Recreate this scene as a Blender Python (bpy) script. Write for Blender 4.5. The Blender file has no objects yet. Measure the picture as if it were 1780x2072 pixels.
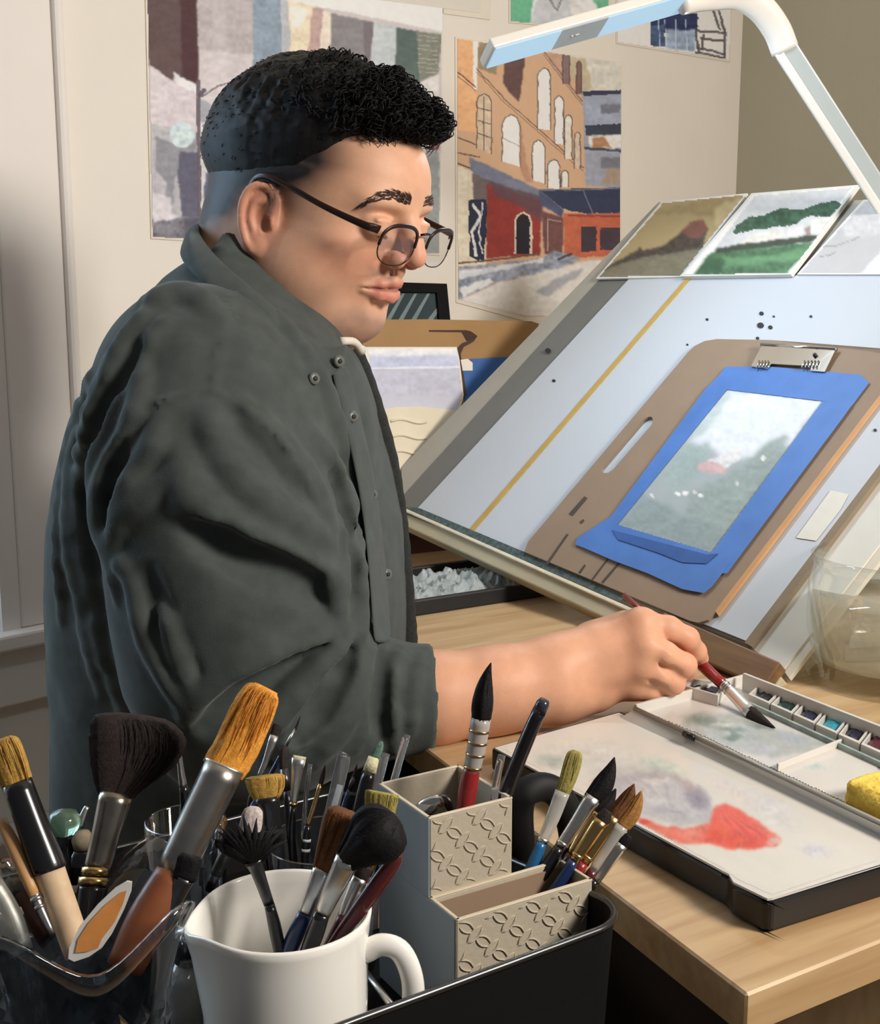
import bpy, bmesh, math, random
import numpy as np
from mathutils import Vector, Matrix
from mathutils.geometry import tessellate_polygon

# ------------------------------------------------------------------ camera, world, lights, exposure
SC = bpy.context.scene
COL = SC.collection
random.seed(7)
RNG = np.random.default_rng(11)
FPX, CX, CY, CAMH = 2500.0, 890.0, 1036.0, 1.133
PITCH = math.atan(436 / 2500.0)
EYE = np.array([0, 0, CAMH])
FWD = np.array([0, math.cos(PITCH), -math.sin(PITCH)])
UPV = np.array([0, math.sin(PITCH), math.cos(PITCH)])

cd = bpy.data.cameras.new('camera')
cam = bpy.data.objects.new('camera', cd)
COL.objects.link(cam)
cam.location = EYE
cam.rotation_euler = (math.pi / 2 - PITCH, 0, 0)
cd.sensor_fit = 'HORIZONTAL'
cd.sensor_width = 36
cd.lens = 36 * FPX / 1780.0
cd.clip_start = 0.02
cd.dof.use_dof = False
SC.camera = cam

world = bpy.data.worlds.new('world')
SC.world = world
world.use_nodes = True
bg = world.node_tree.nodes['Background']
bg.inputs[0].default_value = (0.78, 0.80, 0.86, 1)
bg.inputs[1].default_value = 0.14

def area_light(name, loc, target, size, energy, color, size_y=None):
    ld = bpy.data.lights.new(name, 'AREA')
    ld.energy = energy
    ld.color = color
    ld.shape = 'RECTANGLE'
    ld.size = size
    ld.size_y = size_y or size
    o = bpy.data.objects.new(name, ld)
    COL.objects.link(o)
    o.location = loc
    d = Vector(target) - Vector(loc)
    o.rotation_euler = d.to_track_quat('-Z', 'Y').to_euler()
    return o

area_light('room_lamp', (1.22, 0.20, 1.72), (-0.05, 1.25, 1.10), 0.40, 34.5, (1.0, 0.94, 0.86))
area_light('window_daylight', (-1.15, 1.28, 1.35), (-0.3, 1.1, 1.0), 0.5, 11, (0.58, 0.80, 1.0), 0.9)
SC.view_settings.view_transform = 'Standard'
SC.view_settings.look = 'None'
SC.view_settings.gamma = 1.0
SC.view_settings.use_curve_mapping = False
SC.view_settings.exposure = 0.0

# ------------------------------------------------------------------ helpers
def ray(px, py):
    return (px - CX) / FPX * np.array([1.0, 0, 0]) + (CY - py) / FPX * UPV + FWD
def D(px, py, Y):
    r = ray(px, py)
    return EYE + Y / r[1] * r
def onz(px, py, z):
    r = ray(px, py)
    return EYE + (z - CAMH) / r[2] * r
def onplane(px, py, p0, n):
    r = ray(px, py)
    return EYE + ((p0 - EYE) @ n) / (r @ n) * r
def unit(v):
    v = np.asarray(v, float)
    return v / np.linalg.norm(v)
def lin(c):
    c = np.asarray(c, float) / 255.0
    return np.where(c <= 0.04045, c / 12.92, ((c + 0.055) / 1.055) ** 2.4)
def sm(a, b, x):
    t = np.clip((x - a) / (b - a), 0, 1)
    return t * t * (3 - 2 * t)

MATS = {}
def mat(name, col, rough=0.6, metal=0.0, var=0.10, scale=40.0, bump=0.0, bscale=200.0, trans=0.0, ior=1.45, emit=None,
        emit_s=0.0, stretch=None, spec=0.5, sss=0.0, attr=False, sheen=0.0, coat=0.0):
    """col: sRGB 0-255 albedo; noise gives a little variation and fine relief."""
    if name in MATS:
        return MATS[name]
    m = bpy.data.materials.new(name)
    m.use_nodes = True
    nt = m.node_tree
    b = nt.nodes['Principled BSDF']
    N = nt.nodes.new
    L = nt.links.new
    c = lin(col)
    b.inputs['Roughness'].default_value = rough
    b.inputs['Metallic'].default_value = metal
    b.inputs['IOR'].default_value = ior
    b.inputs['Transmission Weight'].default_value = trans
    b.inputs['Specular IOR Level'].default_value = spec
    b.inputs['Coat Weight'].default_value = coat
    if sheen:
        b.inputs['Sheen Weight'].default_value = sheen
        b.inputs['Sheen Roughness'].default_value = 0.4
    if sss:
        b.inputs['Subsurface Weight'].default_value = sss
        b.inputs['Subsurface Radius'].default_value = (0.008, 0.003, 0.0015)
        b.inputs['Subsurface Scale'].default_value = 1.0
    tc = N('ShaderNodeTexCoord')
    src = tc.outputs['Object']
    if stretch:
        mp = N('ShaderNodeMapping')
        mp.inputs['Scale'].default_value = stretch
        L(src, mp.inputs[0])
        src = mp.outputs[0]
    base = None
    if attr:
        a = N('ShaderNodeAttribute')
        a.attribute_name = 'Col'
        base = a.outputs['Color']
    if var > 0:
        nz = N('ShaderNodeTexNoise')
        nz.inputs['Scale'].default_value = scale
        nz.inputs['Detail'].default_value = 4
        L(src, nz.inputs['Vector'])
        mr = N('ShaderNodeMapRange')
        mr.inputs[3].default_value = 1 - var
        mr.inputs[4].default_value = 1 + var
        mr.inputs[1].default_value = 0.25
        mr.inputs[2].default_value = 0.75
        L(nz.outputs[0], mr.inputs[0])
        mx = N('ShaderNodeMix')
        mx.data_type = 'RGBA'
        mx.blend_type = 'MULTIPLY'
        mx.inputs[0].default_value = 1.0
        if base is not None:
            L(base, mx.inputs[6])
        else:
            mx.inputs[6].default_value = (*c, 1)
        L(mr.outputs[0], mx.inputs[7])
        L(mx.outputs[2], b.inputs['Base Color'])
    elif base is not None:
        L(base, b.inputs['Base Color'])
    else:
        b.inputs['Base Color'].default_value = (*c, 1)
    if bump:
        n2 = N('ShaderNodeTexNoise')
        n2.inputs['Scale'].default_value = bscale
        n2.inputs['Detail'].default_value = 3
        L(src, n2.inputs['Vector'])
        bp = N('ShaderNodeBump')
        bp.inputs['Strength'].default_value = bump
        bp.inputs['Distance'].default_value = 0.002
        L(n2.outputs[0], bp.inputs['Height'])
        L(bp.outputs[0], b.inputs['Normal'])
    if emit is not None:
        b.inputs['Emission Color'].default_value = (*lin(emit), 1)
        b.inputs['Emission Strength'].default_value = emit_s
    MATS[name] = m
    return m

def thin_glass(name, tint=(250, 252, 252), refl=0.10, rough=0.03, edge=0.5):
    """clear thin-walled glass: see-through with mirror reflections that grow at grazing angles"""
    if name in MATS:
        return MATS[name]
    m = bpy.data.materials.new(name)
    m.use_nodes = True
    nt = m.node_tree
    nt.nodes.remove(nt.nodes['Principled BSDF'])
    N = nt.nodes.new
    L = nt.links.new
    t = N('ShaderNodeBsdfTransparent'); t.inputs[0].default_value = (*lin(tint), 1)
    g = N('ShaderNodeBsdfGlossy'); g.inputs['Roughness'].default_value = rough
    lw = N('ShaderNodeLayerWeight'); lw.inputs[0].default_value = 0.35
    mr = N('ShaderNodeMapRange'); mr.inputs[3].default_value = refl * 0.4; mr.inputs[4].default_value = edge
    L(lw.outputs['Facing'], mr.inputs[0])
    mx = N('ShaderNodeMixShader')
    L(mr.outputs[0], mx.inputs[0]); L(t.outputs[0], mx.inputs[1]); L(g.outputs[0], mx.inputs[2])
    L(mx.outputs[0], nt.nodes['Material Output'].inputs[0])
    MATS[name] = m
    return m

def cloudy(name, tint, col, fac):
    """clear but slightly milky liquid"""
    m = thin_glass(name, tint, 0.05, 0.02, 0.3)
    nt = m.node_tree
    mx0 = [n for n in nt.nodes if n.type == 'MIX_SHADER'][0]
    d = nt.nodes.new('ShaderNodeBsdfDiffuse'); d.inputs[0].default_value = (*lin(col), 1)
    m2 = nt.nodes.new('ShaderNodeMixShader'); m2.inputs[0].default_value = fac
    nt.links.new(mx0.outputs[0], m2.inputs[1]); nt.links.new(d.outputs[0], m2.inputs[2])
    nt.links.new(m2.outputs[0], nt.nodes['Material Output'].inputs[0])
    return m

def wood(name, c1, c2, along, rough=0.5, fine=1.0):
    if name in MATS:
        return MATS[name]
    m = bpy.data.materials.new(name)
    m.use_nodes = True
    nt = m.node_tree
    b = nt.nodes['Principled BSDF']
    N = nt.nodes.new
    L = nt.links.new
    b.inputs['Roughness'].default_value = rough
    tc = N('ShaderNodeTexCoord')
    mp = N('ShaderNodeMapping')
    mp.vector_type = 'TEXTURE'
    mp.inputs['Rotation'].default_value = (0, 0, math.atan2(along[1], along[0]))
    L(tc.outputs['Object'], mp.inputs[0])
    mp2 = N('ShaderNodeMapping')
    mp2.inputs['Scale'].default_value = (6 * fine, 75 * fine, 75 * fine)
    L(mp.outputs[0], mp2.inputs[0])
    n1 = N('ShaderNodeTexNoise')
    n1.inputs['Scale'].default_value = 1.0
    n1.inputs['Detail'].default_value = 6
    n1.inputs['Distortion'].default_value = 0.6
    L(mp2.outputs[0], n1.inputs['Vector'])
    mp3 = N('ShaderNodeMapping')
    mp3.inputs['Scale'].default_value = (2.2 * fine, 13 * fine, 13 * fine)
    L(mp.outputs[0], mp3.inputs[0])
    w = N('ShaderNodeTexNoise')
    w.inputs['Scale'].default_value = 1.6
    w.inputs['Detail'].default_value = 2
    L(mp3.outputs[0], w.inputs['Vector'])
    mx = N('ShaderNodeMath')
    mx.operation = 'MULTIPLY_ADD'
    mx.inputs[1].default_value = 0.6
    L(n1.outputs[0], mx.inputs[0])
    ma = N('ShaderNodeMath')
    ma.operation = 'MULTIPLY'
    ma.inputs[1].default_value = 0.4
    L(w.outputs[0], ma.inputs[0])
    L(ma.outputs[0], mx.inputs[2])
    cr = N('ShaderNodeValToRGB')
    cr.color_ramp.elements[0].position = 0.36
    cr.color_ramp.elements[0].color = (*lin(c2), 1)
    cr.color_ramp.elements[1].position = 0.6
    cr.color_ramp.elements[1].color = (*lin(c1), 1)
    L(mx.outputs[0], cr.inputs[0])
    L(cr.outputs[0], b.inputs['Base Color'])
    MATS[name] = m
    return m

def mk(name, V, Fc, m=None, parent=None, smooth=False, colors=None, fix=True):
    me = bpy.data.meshes.new(name)
    V = np.asarray(V, float)
    me.from_pydata([tuple(v) for v in V], [], [tuple(f) for f in Fc])
    if fix:
        bm = bmesh.new()
        bm.from_mesh(me)
        bmesh.ops.recalc_face_normals(bm, faces=bm.faces)
        bm.to_mesh(me)
        bm.free()
    if smooth:
        me.polygons.foreach_set('use_smooth', [True] * len(me.polygons))
    if colors is not None:
        ca = me.color_attributes.new('Col', 'FLOAT_COLOR', 'POINT')
        c = np.ones((len(V), 4), np.float32)
        c[:, :3] = colors
        ca.data.foreach_set('color', c.ravel())
    me.update()
    o = bpy.data.objects.new(name, me)
    COL.objects.link(o)
    if m:
        me.materials.append(m)
    if parent is not None:
        o.parent = parent
        o.matrix_parent_inverse = world_of(parent).inverted()
    return o

def world_of(o):
    m = Matrix.Translation(o.location)
    if o.parent is not None:
        m = world_of(o.parent) @ o.matrix_parent_inverse @ m
    return m

def tag(o, label=None, cat=None, group=None, kind=None):
    if label: o['label'] = label
    if cat: o['category'] = cat
    if group: o['group'] = group
    if kind: o['kind'] = kind
    return o

def thing(name, loc, label, cat, group=None):
    o = bpy.data.objects.new(name, None)
    COL.objects.link(o)
    o.location = tuple(loc)
    o.empty_display_size = 0.02
    return tag(o, label, cat, group)

def structure(o):
    o['kind'] = 'structure'
    return o

def catmull(pts, n=6, closed=False):
    P = np.asarray(pts, float)
    out = []
    m = len(P)
    rng = range(m if closed else m - 1)
    for i in rng:
        if closed:
            p0, p1, p2, p3 = P[(i - 1) % m], P[i], P[(i + 1) % m], P[(i + 2) % m]
        else:
            p1, p2 = P[i], P[i + 1]
            p0 = P[i - 1] if i > 0 else 2 * p1 - p2
            p3 = P[i + 2] if i + 2 < m else 2 * p2 - p1
        for k in range(n):
            t = k / n
            out.append(0.5 * (2 * p1 + (p2 - p0) * t + (2 * p0 - 5 * p1 + 4 * p2 - p3) * t * t + (3 * p1 - p0 - 3 * p2 + p3) * t ** 3))
    if not closed:
        out.append(P[-1])
    return np.array(out)

def slab_data(poly, n, th, holes=()):
    """poly: Nx3 points of the top face; extruded by th along -n."""
    loops = [np.asarray(poly, float)] + [np.asarray(h, float) for h in holes]
    V = np.concatenate(loops)
    k = len(V)
    tris = tessellate_polygon([[Vector(p) for p in l] for l in loops])
    n = np.asarray(n)
    V2 = np.concatenate([V, V - n * th])
    Fc = [tuple(t) for t in tris] + [tuple(k + i for i in reversed(t)) for t in tris]
    s = 0
    for l in loops:
        m = len(l)
        for i in range(m):
            a, b = s + i, s + (i + 1) % m
            Fc.append((a, b, b + k, a + k))
        s += m
    return V2, Fc

def slab(name, pxpoly, plane, th, m, parent=None, lift=0.0, holes=(), smooth=False):
    p0, n = plane
    q = p0 + n * lift
    V, Fc = slab_data([onplane(x, y, q, n) for x, y in pxpoly], n, th, [[onplane(x, y, q, n) for x, y in h] for h in holes])
    return mk(name, V, Fc, m, parent, smooth)

def box_data(c, ax, ay, az):
    c = np.asarray(c, float)
    V = [c + sx * np.asarray(ax) + sy * np.asarray(ay) + sz * np.asarray(az) for sx in (-1, 1) for sy in (-1, 1) for sz in (-1, 1)]
    Fc = [(0, 1, 3, 2), (4, 6, 7, 5), (0, 4, 5, 1), (2, 3, 7, 6), (0, 2, 6, 4), (1, 5, 7, 3)]
    return V, Fc

def bevel(o, w, seg=2):
    bm = bmesh.new()
    bm.from_mesh(o.data)
    bmesh.ops.bevel(bm, geom=bm.edges[:], offset=w, segments=seg, affect='EDGES', profile=0.5)
    bm.to_mesh(o.data)
    bm.free()
    return o

def box(name, c, ax, ay, az, m, parent=None, bev=0.0):
    V, Fc = box_data(c, ax, ay, az)
    o = mk(name, V, Fc, m, parent)
    if bev:
        bevel(o, bev)
    return o

def join_data(ds):
    V, Fc, k = [], [], 0
    for v, f in ds:
        V += [tuple(p) for p in v]
        Fc += [tuple(i + k for i in t) for t in f]
        k += len(v)
    return V, Fc

def tube_data(P, R, seg=10, ref=None, flat=1.0, caps=True, closed=False, jit=None, axis=None):
    """tube along points P with radii R (number, list, or list of (r_side, r_normal)); side axis is perpendicular to ref."""
    P = np.asarray(P, float)
    n = len(P)
    T = np.gradient(P, axis=0) if not closed else np.roll(P, -1, 0) - np.roll(P, 1, 0)
    T /= np.linalg.norm(T, axis=1)[:, None] + 1e-12
    if axis is not None:
        T = np.tile(unit(axis), (n, 1))
    if np.isscalar(R):
        R = [R] * n
    V = []
    prev = None
    for i in range(n):
        if ref is not None:
            s = np.cross(T[i], ref)
        elif prev is not None:
            s = prev - (prev @ T[i]) * T[i]
        else:
            a = np.array([0, 0, 1.0]) if abs(T[i][2]) < 0.9 else np.array([1.0, 0, 0])
            s = np.cross(T[i], a)
        s = unit(s)
        prev = s
        b = np.cross(T[i], s)
        r = R[i]
        ra, rb = (r, r * flat) if np.isscalar(r) else r
        for k in range(seg):
            t = 2 * math.pi * k / seg
            j = 1.0 if jit is None else jit[i][k]
            V.append(P[i] + j * (ra * math.cos(t) * s + rb * math.sin(t) * b))
    Fc = []
    for i in range(n if closed else n - 1):
        for k in range(seg):
            a, b2 = i * seg + k, i * seg + (k + 1) % seg
            c, d2 = ((i + 1) % n) * seg + (k + 1) % seg, ((i + 1) % n) * seg + k
            Fc.append((a, b2, c, d2))
    if caps and not closed:
        Fc.append(tuple(range(seg - 1, -1, -1)))
        Fc.append(tuple((n - 1) * seg + k for k in range(seg)))
    return V, Fc

def tube(name, P, R, m, parent=None, seg=10, **kw):
    V, Fc = tube_data(P, R, seg, **kw)
    return mk(name, V, Fc, m, parent, True)

def lathe_data(prof, c, seg=32, mod=None):
    """prof: (r, z) list; mod(angle, i, r, z) may change r and z."""
    V, Fc = [], []
    n = len(prof)
    for i, (r, z) in enumerate(prof):
        for k in range(seg):
            t = 2 * math.pi * k / seg
            rr, zz = (r, z) if mod is None else mod(t, i, r, z)
            V.append((c[0] + rr * math.cos(t), c[1] + rr * math.sin(t), c[2] + zz))
    for i in range(n - 1):
        for k in range(seg):
            Fc.append((i * seg + k, i * seg + (k + 1) % seg, (i + 1) * seg + (k + 1) % seg, (i + 1) * seg + k))
    Fc.append(tuple(range(seg - 1, -1, -1)))
    Fc.append(tuple((n - 1) * seg + k for k in range(seg)))
    return V, Fc

def lathe(name, prof, c, m, parent=None, seg=32, mod=None):
    V, Fc = lathe_data(prof, c, seg, mod)
    return mk(name, V, Fc, m, parent, True)

def vnoise(x, y, seed=0):
    """smooth value noise on arrays"""
    r = np.random.default_rng(seed).random((64, 64))
    xi, yi = np.floor(x).astype(int), np.floor(y).astype(int)
    fx, fy = x - xi, y - yi
    fx, fy = fx * fx * (3 - 2 * fx), fy * fy * (3 - 2 * fy)
    g = lambda a, b: r[a % 64, b % 64]
    return (g(xi, yi) * (1 - fx) + g(xi + 1, yi) * fx) * (1 - fy) + (g(xi, yi + 1) * (1 - fx) + g(xi + 1, yi + 1) * fx) * fy - 0.5

class Canvas:
    """watercolour print: brush patches painted on a fine grid, coordinates in picture pixels of the sheet's outline"""
    def __init__(s, x0, y0, x1, y1, step, base):
        s.xs = np.arange(x0, x1 + step, step, dtype=float)
        s.ys = np.arange(y0, y1 + step, step, dtype=float)
        s.X, s.Y = np.meshgrid(s.xs, s.ys, indexing='ij')
        s.C = np.ones(s.X.shape + (3,)) * np.asarray(base, float)
        s.wob = (3.0, 14.0)
        s.seed = 1
    def coords(s, wob):
        s.seed += 1
        if wob <= 0:
            return s.X, s.Y
        return (s.X + wob * 2 * vnoise(s.X / 13, s.Y / 13, s.seed) + wob * vnoise(s.X / 4.5, s.Y / 4.5, s.seed + 50),
                s.Y + wob * 2 * vnoise(s.X / 13 + 9, s.Y / 13, s.seed + 20) + wob * vnoise(s.X / 4.5, s.Y / 4.5, s.seed + 70))
    def blend(s, M, col, a, tex):
        t = 1.0 + tex * (vnoise(s.X / 22, s.Y / 9, s.seed + 5) + vnoise(s.X / 6, s.Y / 6, s.seed + 6))
        M = (M * a)[..., None]
        s.C = s.C * (1 - M) + np.asarray(col, float) * t[..., None] * M
    def soften(s, M, n):
        for _ in range(n):
            M = (M + np.roll(M, 1, 0) + np.roll(M, -1, 0) + np.roll(M, 1, 1) + np.roll(M, -1, 1)) / 5
        return M
    def poly(s, pts, col, a=1.0, soft=1, wob=1.5, tex=0.09):
        X, Y = s.coords(wob)
        M = np.zeros(X.shape, bool)
        n = len(pts)
        for i in range(n):
            (xa, ya), (xb, yb) = pts[i], pts[(i + 1) % n]
            if ya == yb:
                continue
            c = ((ya > Y) != (yb > Y)) & (X < (xb - xa) * (Y - ya) / (yb - ya) + xa)
            M ^= c
        s.blend(s.soften(M.astype(float), soft), col, a, tex)
    def line(s, pts, w, col, a=1.0, wob=1.0, tex=0.1, soft=0.8):
        X, Y = s.coords(wob)
        d = np.full(X.shape, 1e9)
        for (xa, ya), (xb, yb) in zip(pts[:-1], pts[1:]):
            dx, dy = xb - xa, yb - ya
            t = np.clip(((X - xa) * dx + (Y - ya) * dy) / (dx * dx + dy * dy + 1e-9), 0, 1)
            d = np.minimum(d, np.hypot(X - xa - t * dx, Y - ya - t * dy))
        s.blend(np.clip((w / 2 - d) / soft + 0.5, 0, 1), col, a, tex)
    def blob(s, cx, cy, rx, ry, col, a=1.0, soft=0.3, wob=3.0, ang=0.0, tex=0.15):
        X, Y = s.coords(wob)
        ca, sa = math.cos(math.radians(ang)), math.sin(math.radians(ang))
        u, v = (X - cx) * ca + (Y - cy) * sa, -(X - cx) * sa + (Y - cy) * ca
        r = np.hypot(u / rx, v / ry)
        s.blend(np.clip((1 - r) / max(soft, 1e-3), 0, 1), col, a, tex)
    def arch(s, x0, y0, x1, y1, col, edge=None, skew=0.0):
        w = x1 - x0
        pts = [(x0, y1), (x0, y0 + w * .5), (x0 + w * .15, y0 + w * .18), (x0 + w * .5, y0), (x0 + w * .85, y0 + w * .2), (x1, y0 + w * .6), (x1, y1 + skew)]
        s.poly(pts, col, 1, 0, 0.8)
        if edge is not None:
            s.line(pts[:6] + [pts[6]], 2.2, edge, 0.85)
    def obj(s, name, fmap, inside, illum, m, parent=None, sat=0.84):
        """fmap(px,py)->3D; inside: picture polygon that trims the sheet"""
        nx, ny = s.X.shape
        V = np.array([[fmap(x, y) for y in s.ys] for x in s.xs]).reshape(-1, 3)
        g_ = s.C.mean(axis=2, keepdims=True)
        C = lin(np.clip(g_ + (s.C - g_) * sat + 6, 0, 255)) / lin(illum)
        C = np.clip(C, 0.004, 0.9).reshape(-1, 3)
        M = np.zeros(s.X.shape, bool)
        n = len(inside)
        for i in range(n):
            (xa, ya), (xb, yb) = inside[i], inside[(i + 1) % n]
            if ya != yb:
                M ^= ((ya > s.Y) != (yb > s.Y)) & (s.X < (xb - xa) * (s.Y - ya) / (yb - ya) + xa)
        I = np.arange(nx * ny).reshape(nx, ny)
        q = M[:-1, :-1] & M[1:, :-1] & M[1:, 1:] & M[:-1, 1:]
        Fc = np.stack([I[:-1, :-1][q], I[1:, :-1][q], I[1:, 1:][q], I[:-1, 1:][q]], 1)
        used = np.unique(Fc)
        mp = -np.ones(nx * ny, int)
        mp[used] = np.arange(len(used))
        return mk(name, V[used], mp[Fc].tolist(), m, parent, False, C[used], fix=False)

# ---- signed distance fields and surface nets (the figure, its clothes and hair are grown from these)
class Field:
    def __init__(s, lo, hi, h):
        s.lo, s.h = np.asarray(lo, float), h
        s.n = np.ceil((np.asarray(hi) - s.lo) / h).astype(int) + 1
        s.v = np.full(s.n, 0.05, np.float32)
    def win(s, lo, hi, pad):
        a = np.clip(np.floor((np.asarray(lo) - pad - s.lo) / s.h).astype(int), 0, s.n)
        b = np.clip(np.ceil((np.asarray(hi) + pad - s.lo) / s.h).astype(int) + 1, 0, s.n)
        if np.any(b <= a):
            return None, None
        g = [(s.lo[i] + s.h * np.arange(a[i], b[i])).astype(np.float32) for i in range(3)]
        return tuple(slice(a[i], b[i]) for i in range(3)), np.meshgrid(*g, indexing='ij')
    def comb(s, sl, d, k, mode):
        v = s.v[sl]
        if mode < 0:
            v, d = -v, d
        hh = np.maximum(k - np.abs(v - d), 0) / max(k, 1e-6)
        r = np.minimum(v, d) - hh * hh * k * 0.25
        s.v[sl] = r if mode > 0 else -r
    def cap(s, a, b, ra, rb=None, k=0.01, mode=1):
        rb = ra if rb is None else rb
        a, b = np.asarray(a, float), np.asarray(b, float)
        R = max(ra, rb)
        sl, g = s.win(np.minimum(a, b) - R, np.maximum(a, b) + R, k + 3 * s.h + 0.004)
        if sl is None: return
        ba = b - a
        L2 = ba @ ba + 1e-12
        pa = [g[i] - a[i] for i in range(3)]
        t = np.clip((pa[0] * ba[0] + pa[1] * ba[1] + pa[2] * ba[2]) / L2, 0, 1)
        d = np.sqrt(sum((pa[i] - t * ba[i]) ** 2 for i in range(3))) - (ra + (rb - ra) * t)
        s.comb(sl, d, k, mode)
    def chain(s, pts, rad, k=0.01, mode=1):
        for i in range(len(pts) - 1):
            r0, r1 = (rad, rad) if np.isscalar(rad) else (rad[i], rad[i + 1])
            s.cap(pts[i], pts[i + 1], r0, r1, k, mode)
    def ell(s, c, r, k=0.01, mode=1, R=None):
        """ellipsoid; R rows are its axes"""
        c, r = np.asarray(c, float), np.asarray(r, float)
        ext = r if R is None else np.sqrt(((np.asarray(R).T * r) ** 2).sum(1))
        sl, g = s.win(c - ext, c + ext, k + 3 * s.h + 0.004)
        if sl is None: return
        q = [g[i] - c[i] for i in range(3)]
        if R is not None:
            q = [sum(R[j][i] * q[i] for i in range(3)) for j in range(3)]
        k0 = np.sqrt(sum((q[i] / r[i]) ** 2 for i in range(3)))
        k1 = np.sqrt(sum((q[i] / r[i] ** 2) ** 2 for i in range(3))) + 1e-6
        s.comb(sl, k0 * (k0 - 1) / k1, k, mode)
    def cut(s, c, n, lo, hi, mode=1):
        """drop everything beyond the plane through c with normal n, inside the window"""
        sl, g = s.win(lo, hi, 0)
        d = sum((g[i] - c[i]) * n[i] for i in range(3)).astype(np.float32)
        s.v[sl] = np.maximum(s.v[sl], d)
    def at(s, P):
        i = np.clip(np.round((np.asarray(P) - s.lo) / s.h).astype(int), 0, s.n - 1)
        return s.v[i[..., 0], i[..., 1], i[..., 2]]
    def hit(s, px, py, t0=0.6, t1=1.9):
        r = unit(ray(px, py))
        t = np.arange(t0, t1, s.h * 0.5)
        P = EYE + t[:, None] * r
        ok = np.all((P >= s.lo) & (P <= s.lo + s.h * (s.n - 1)), axis=1)
        v = np.where(ok, s.at(P), 1)
        w = np.nonzero(v < 0)[0]
        return P[w[0]] if len(w) else None
    def mesh(s):
        v = s.v
        n = s.n
        ins = v < 0
        cs = [(0, 0, 0), (1, 0, 0), (0, 1, 0), (1, 1, 0), (0, 0, 1), (1, 0, 1), (0, 1, 1), (1, 1, 1)]
        sub = lambda A, o: A[o[0]:n[0] - 1 + o[0], o[1]:n[1] - 1 + o[1], o[2]:n[2] - 1 + o[2]]
        cnt = sum(sub(ins, o).astype(np.int8) for o in cs)
        I = np.nonzero((cnt > 0) & (cnt < 8))
        idx = np.full(tuple(n - 1), -1, np.int32)
        N = len(I[0])
        idx[I] = np.arange(N)
        v8 = np.stack([v[I[0] + o[0], I[1] + o[1], I[2] + o[2]] for o in cs], 1)
        acc = np.zeros((N, 3))
        c = np.zeros(N)
        for a in range(8):
            for b in range(a + 1, 8):
                if sum(abs(cs[a][i] - cs[b][i]) for i in range(3)) != 1:
                    continue
                va, vb = v8[:, a], v8[:, b]
                x = (va < 0) != (vb < 0)
                t = np.where(x, va / np.where(x, va - vb, 1), 0)
                p = np.asarray(cs[a]) + t[:, None] * (np.asarray(cs[b]) - np.asarray(cs[a]))
                acc += p * x[:, None]
                c += x
        V = s.lo + s.h * (np.stack(I, 1) + acc / c[:, None])
        Fc = []
        for ax in range(3):
            o1 = [0, 0, 0]; o1[ax] = 1
            A = ins[tuple(slice(0, n[i] - o1[i]) for i in range(3))]
            B = ins[tuple(slice(o1[i], n[i]) for i in range(3))]
            E = np.array(np.nonzero(A != B))
            p, q = (ax + 1) % 3, (ax + 2) % 3
            keep = (E[p] > 0) & (E[q] > 0) & (E[p] < n[p] - 1) & (E[q] < n[q] - 1)
            E = E[:, keep]
            fl = A[tuple(E)]
            def cell(dp, dq):
                e = E.copy(); e[p] -= dp; e[q] -= dq
                return idx[tuple(e)]
            Q = np.stack([cell(1, 1), cell(0, 1), cell(0, 0), cell(1, 0)], 1)
            Q[~fl] = Q[~fl][:, ::-1]
            Fc.append(Q)
        Fc = np.concatenate(Fc)
        return V, Fc[np.all(Fc >= 0, axis=1)]

def fmk(name, V, Fc, m, parent=None, colors=None):
    """fast mesh from arrays of quads"""
    me = bpy.data.meshes.new(name)
    me.vertices.add(len(V))
    me.vertices.foreach_set('co', np.asarray(V, np.float32).ravel())
    me.loops.add(Fc.size)
    me.loops.foreach_set('vertex_index', Fc.astype(np.int32).ravel())
    me.polygons.add(len(Fc))
    me.polygons.foreach_set('loop_start', np.arange(0, Fc.size, Fc.shape[1], dtype=np.int32))
    me.update(calc_edges=True)
    me.polygons.foreach_set('use_smooth', [True] * len(Fc))
    if colors is not None:
        ca = me.color_attributes.new('Col', 'FLOAT_COLOR', 'POINT')
        c = np.ones((len(V), 4), np.float32)
        c[:, :3] = colors
        ca.data.foreach_set('color', c.ravel())
    me.materials.append(m)
    me.validate()
    o = bpy.data.objects.new(name, me)
    COL.objects.link(o)
    if parent is not None:
        o.parent = parent
        o.matrix_parent_inverse = world_of(parent).inverted()
    return o
# ------------------------------------------------------------------ the setting
S2 = math.sqrt(0.5)
WT = np.array([S2, S2, 0])            # along the back wall
WN = np.array([S2, -S2, 0])           # its normal, into the room
WO = np.array([0, 2.1, 0.0])
def W(t, z, d=0.0):
    return WO + t * WT + np.array([0, 0, z]) + d * WN
WALL = (WO, WN)
TC = 0.9                               # corner with the right wall
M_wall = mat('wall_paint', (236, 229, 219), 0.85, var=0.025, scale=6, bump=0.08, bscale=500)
M_wall2 = mat('wall_paint_shaded', (172, 168, 150), 0.85, var=0.03, scale=6, bump=0.08, bscale=500)  # right wall's shade partly put into this darker, greener paint
M_trim = mat('trim_paint', (236, 229, 223), 0.5, var=0.02, scale=10)
def wbox(name, t0, t1, z0, z1, d0, d1, m, parent=None, bev=0.0):
    return box(name, W((t0 + t1) / 2, (z0 + z1) / 2, (d0 + d1) / 2), WT * (t1 - t0) / 2, WN * (d1 - d0) / 2, np.array([0, 0, (z1 - z0) / 2]), m, parent, bev)
TOP = 2.5
ds = []
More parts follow.
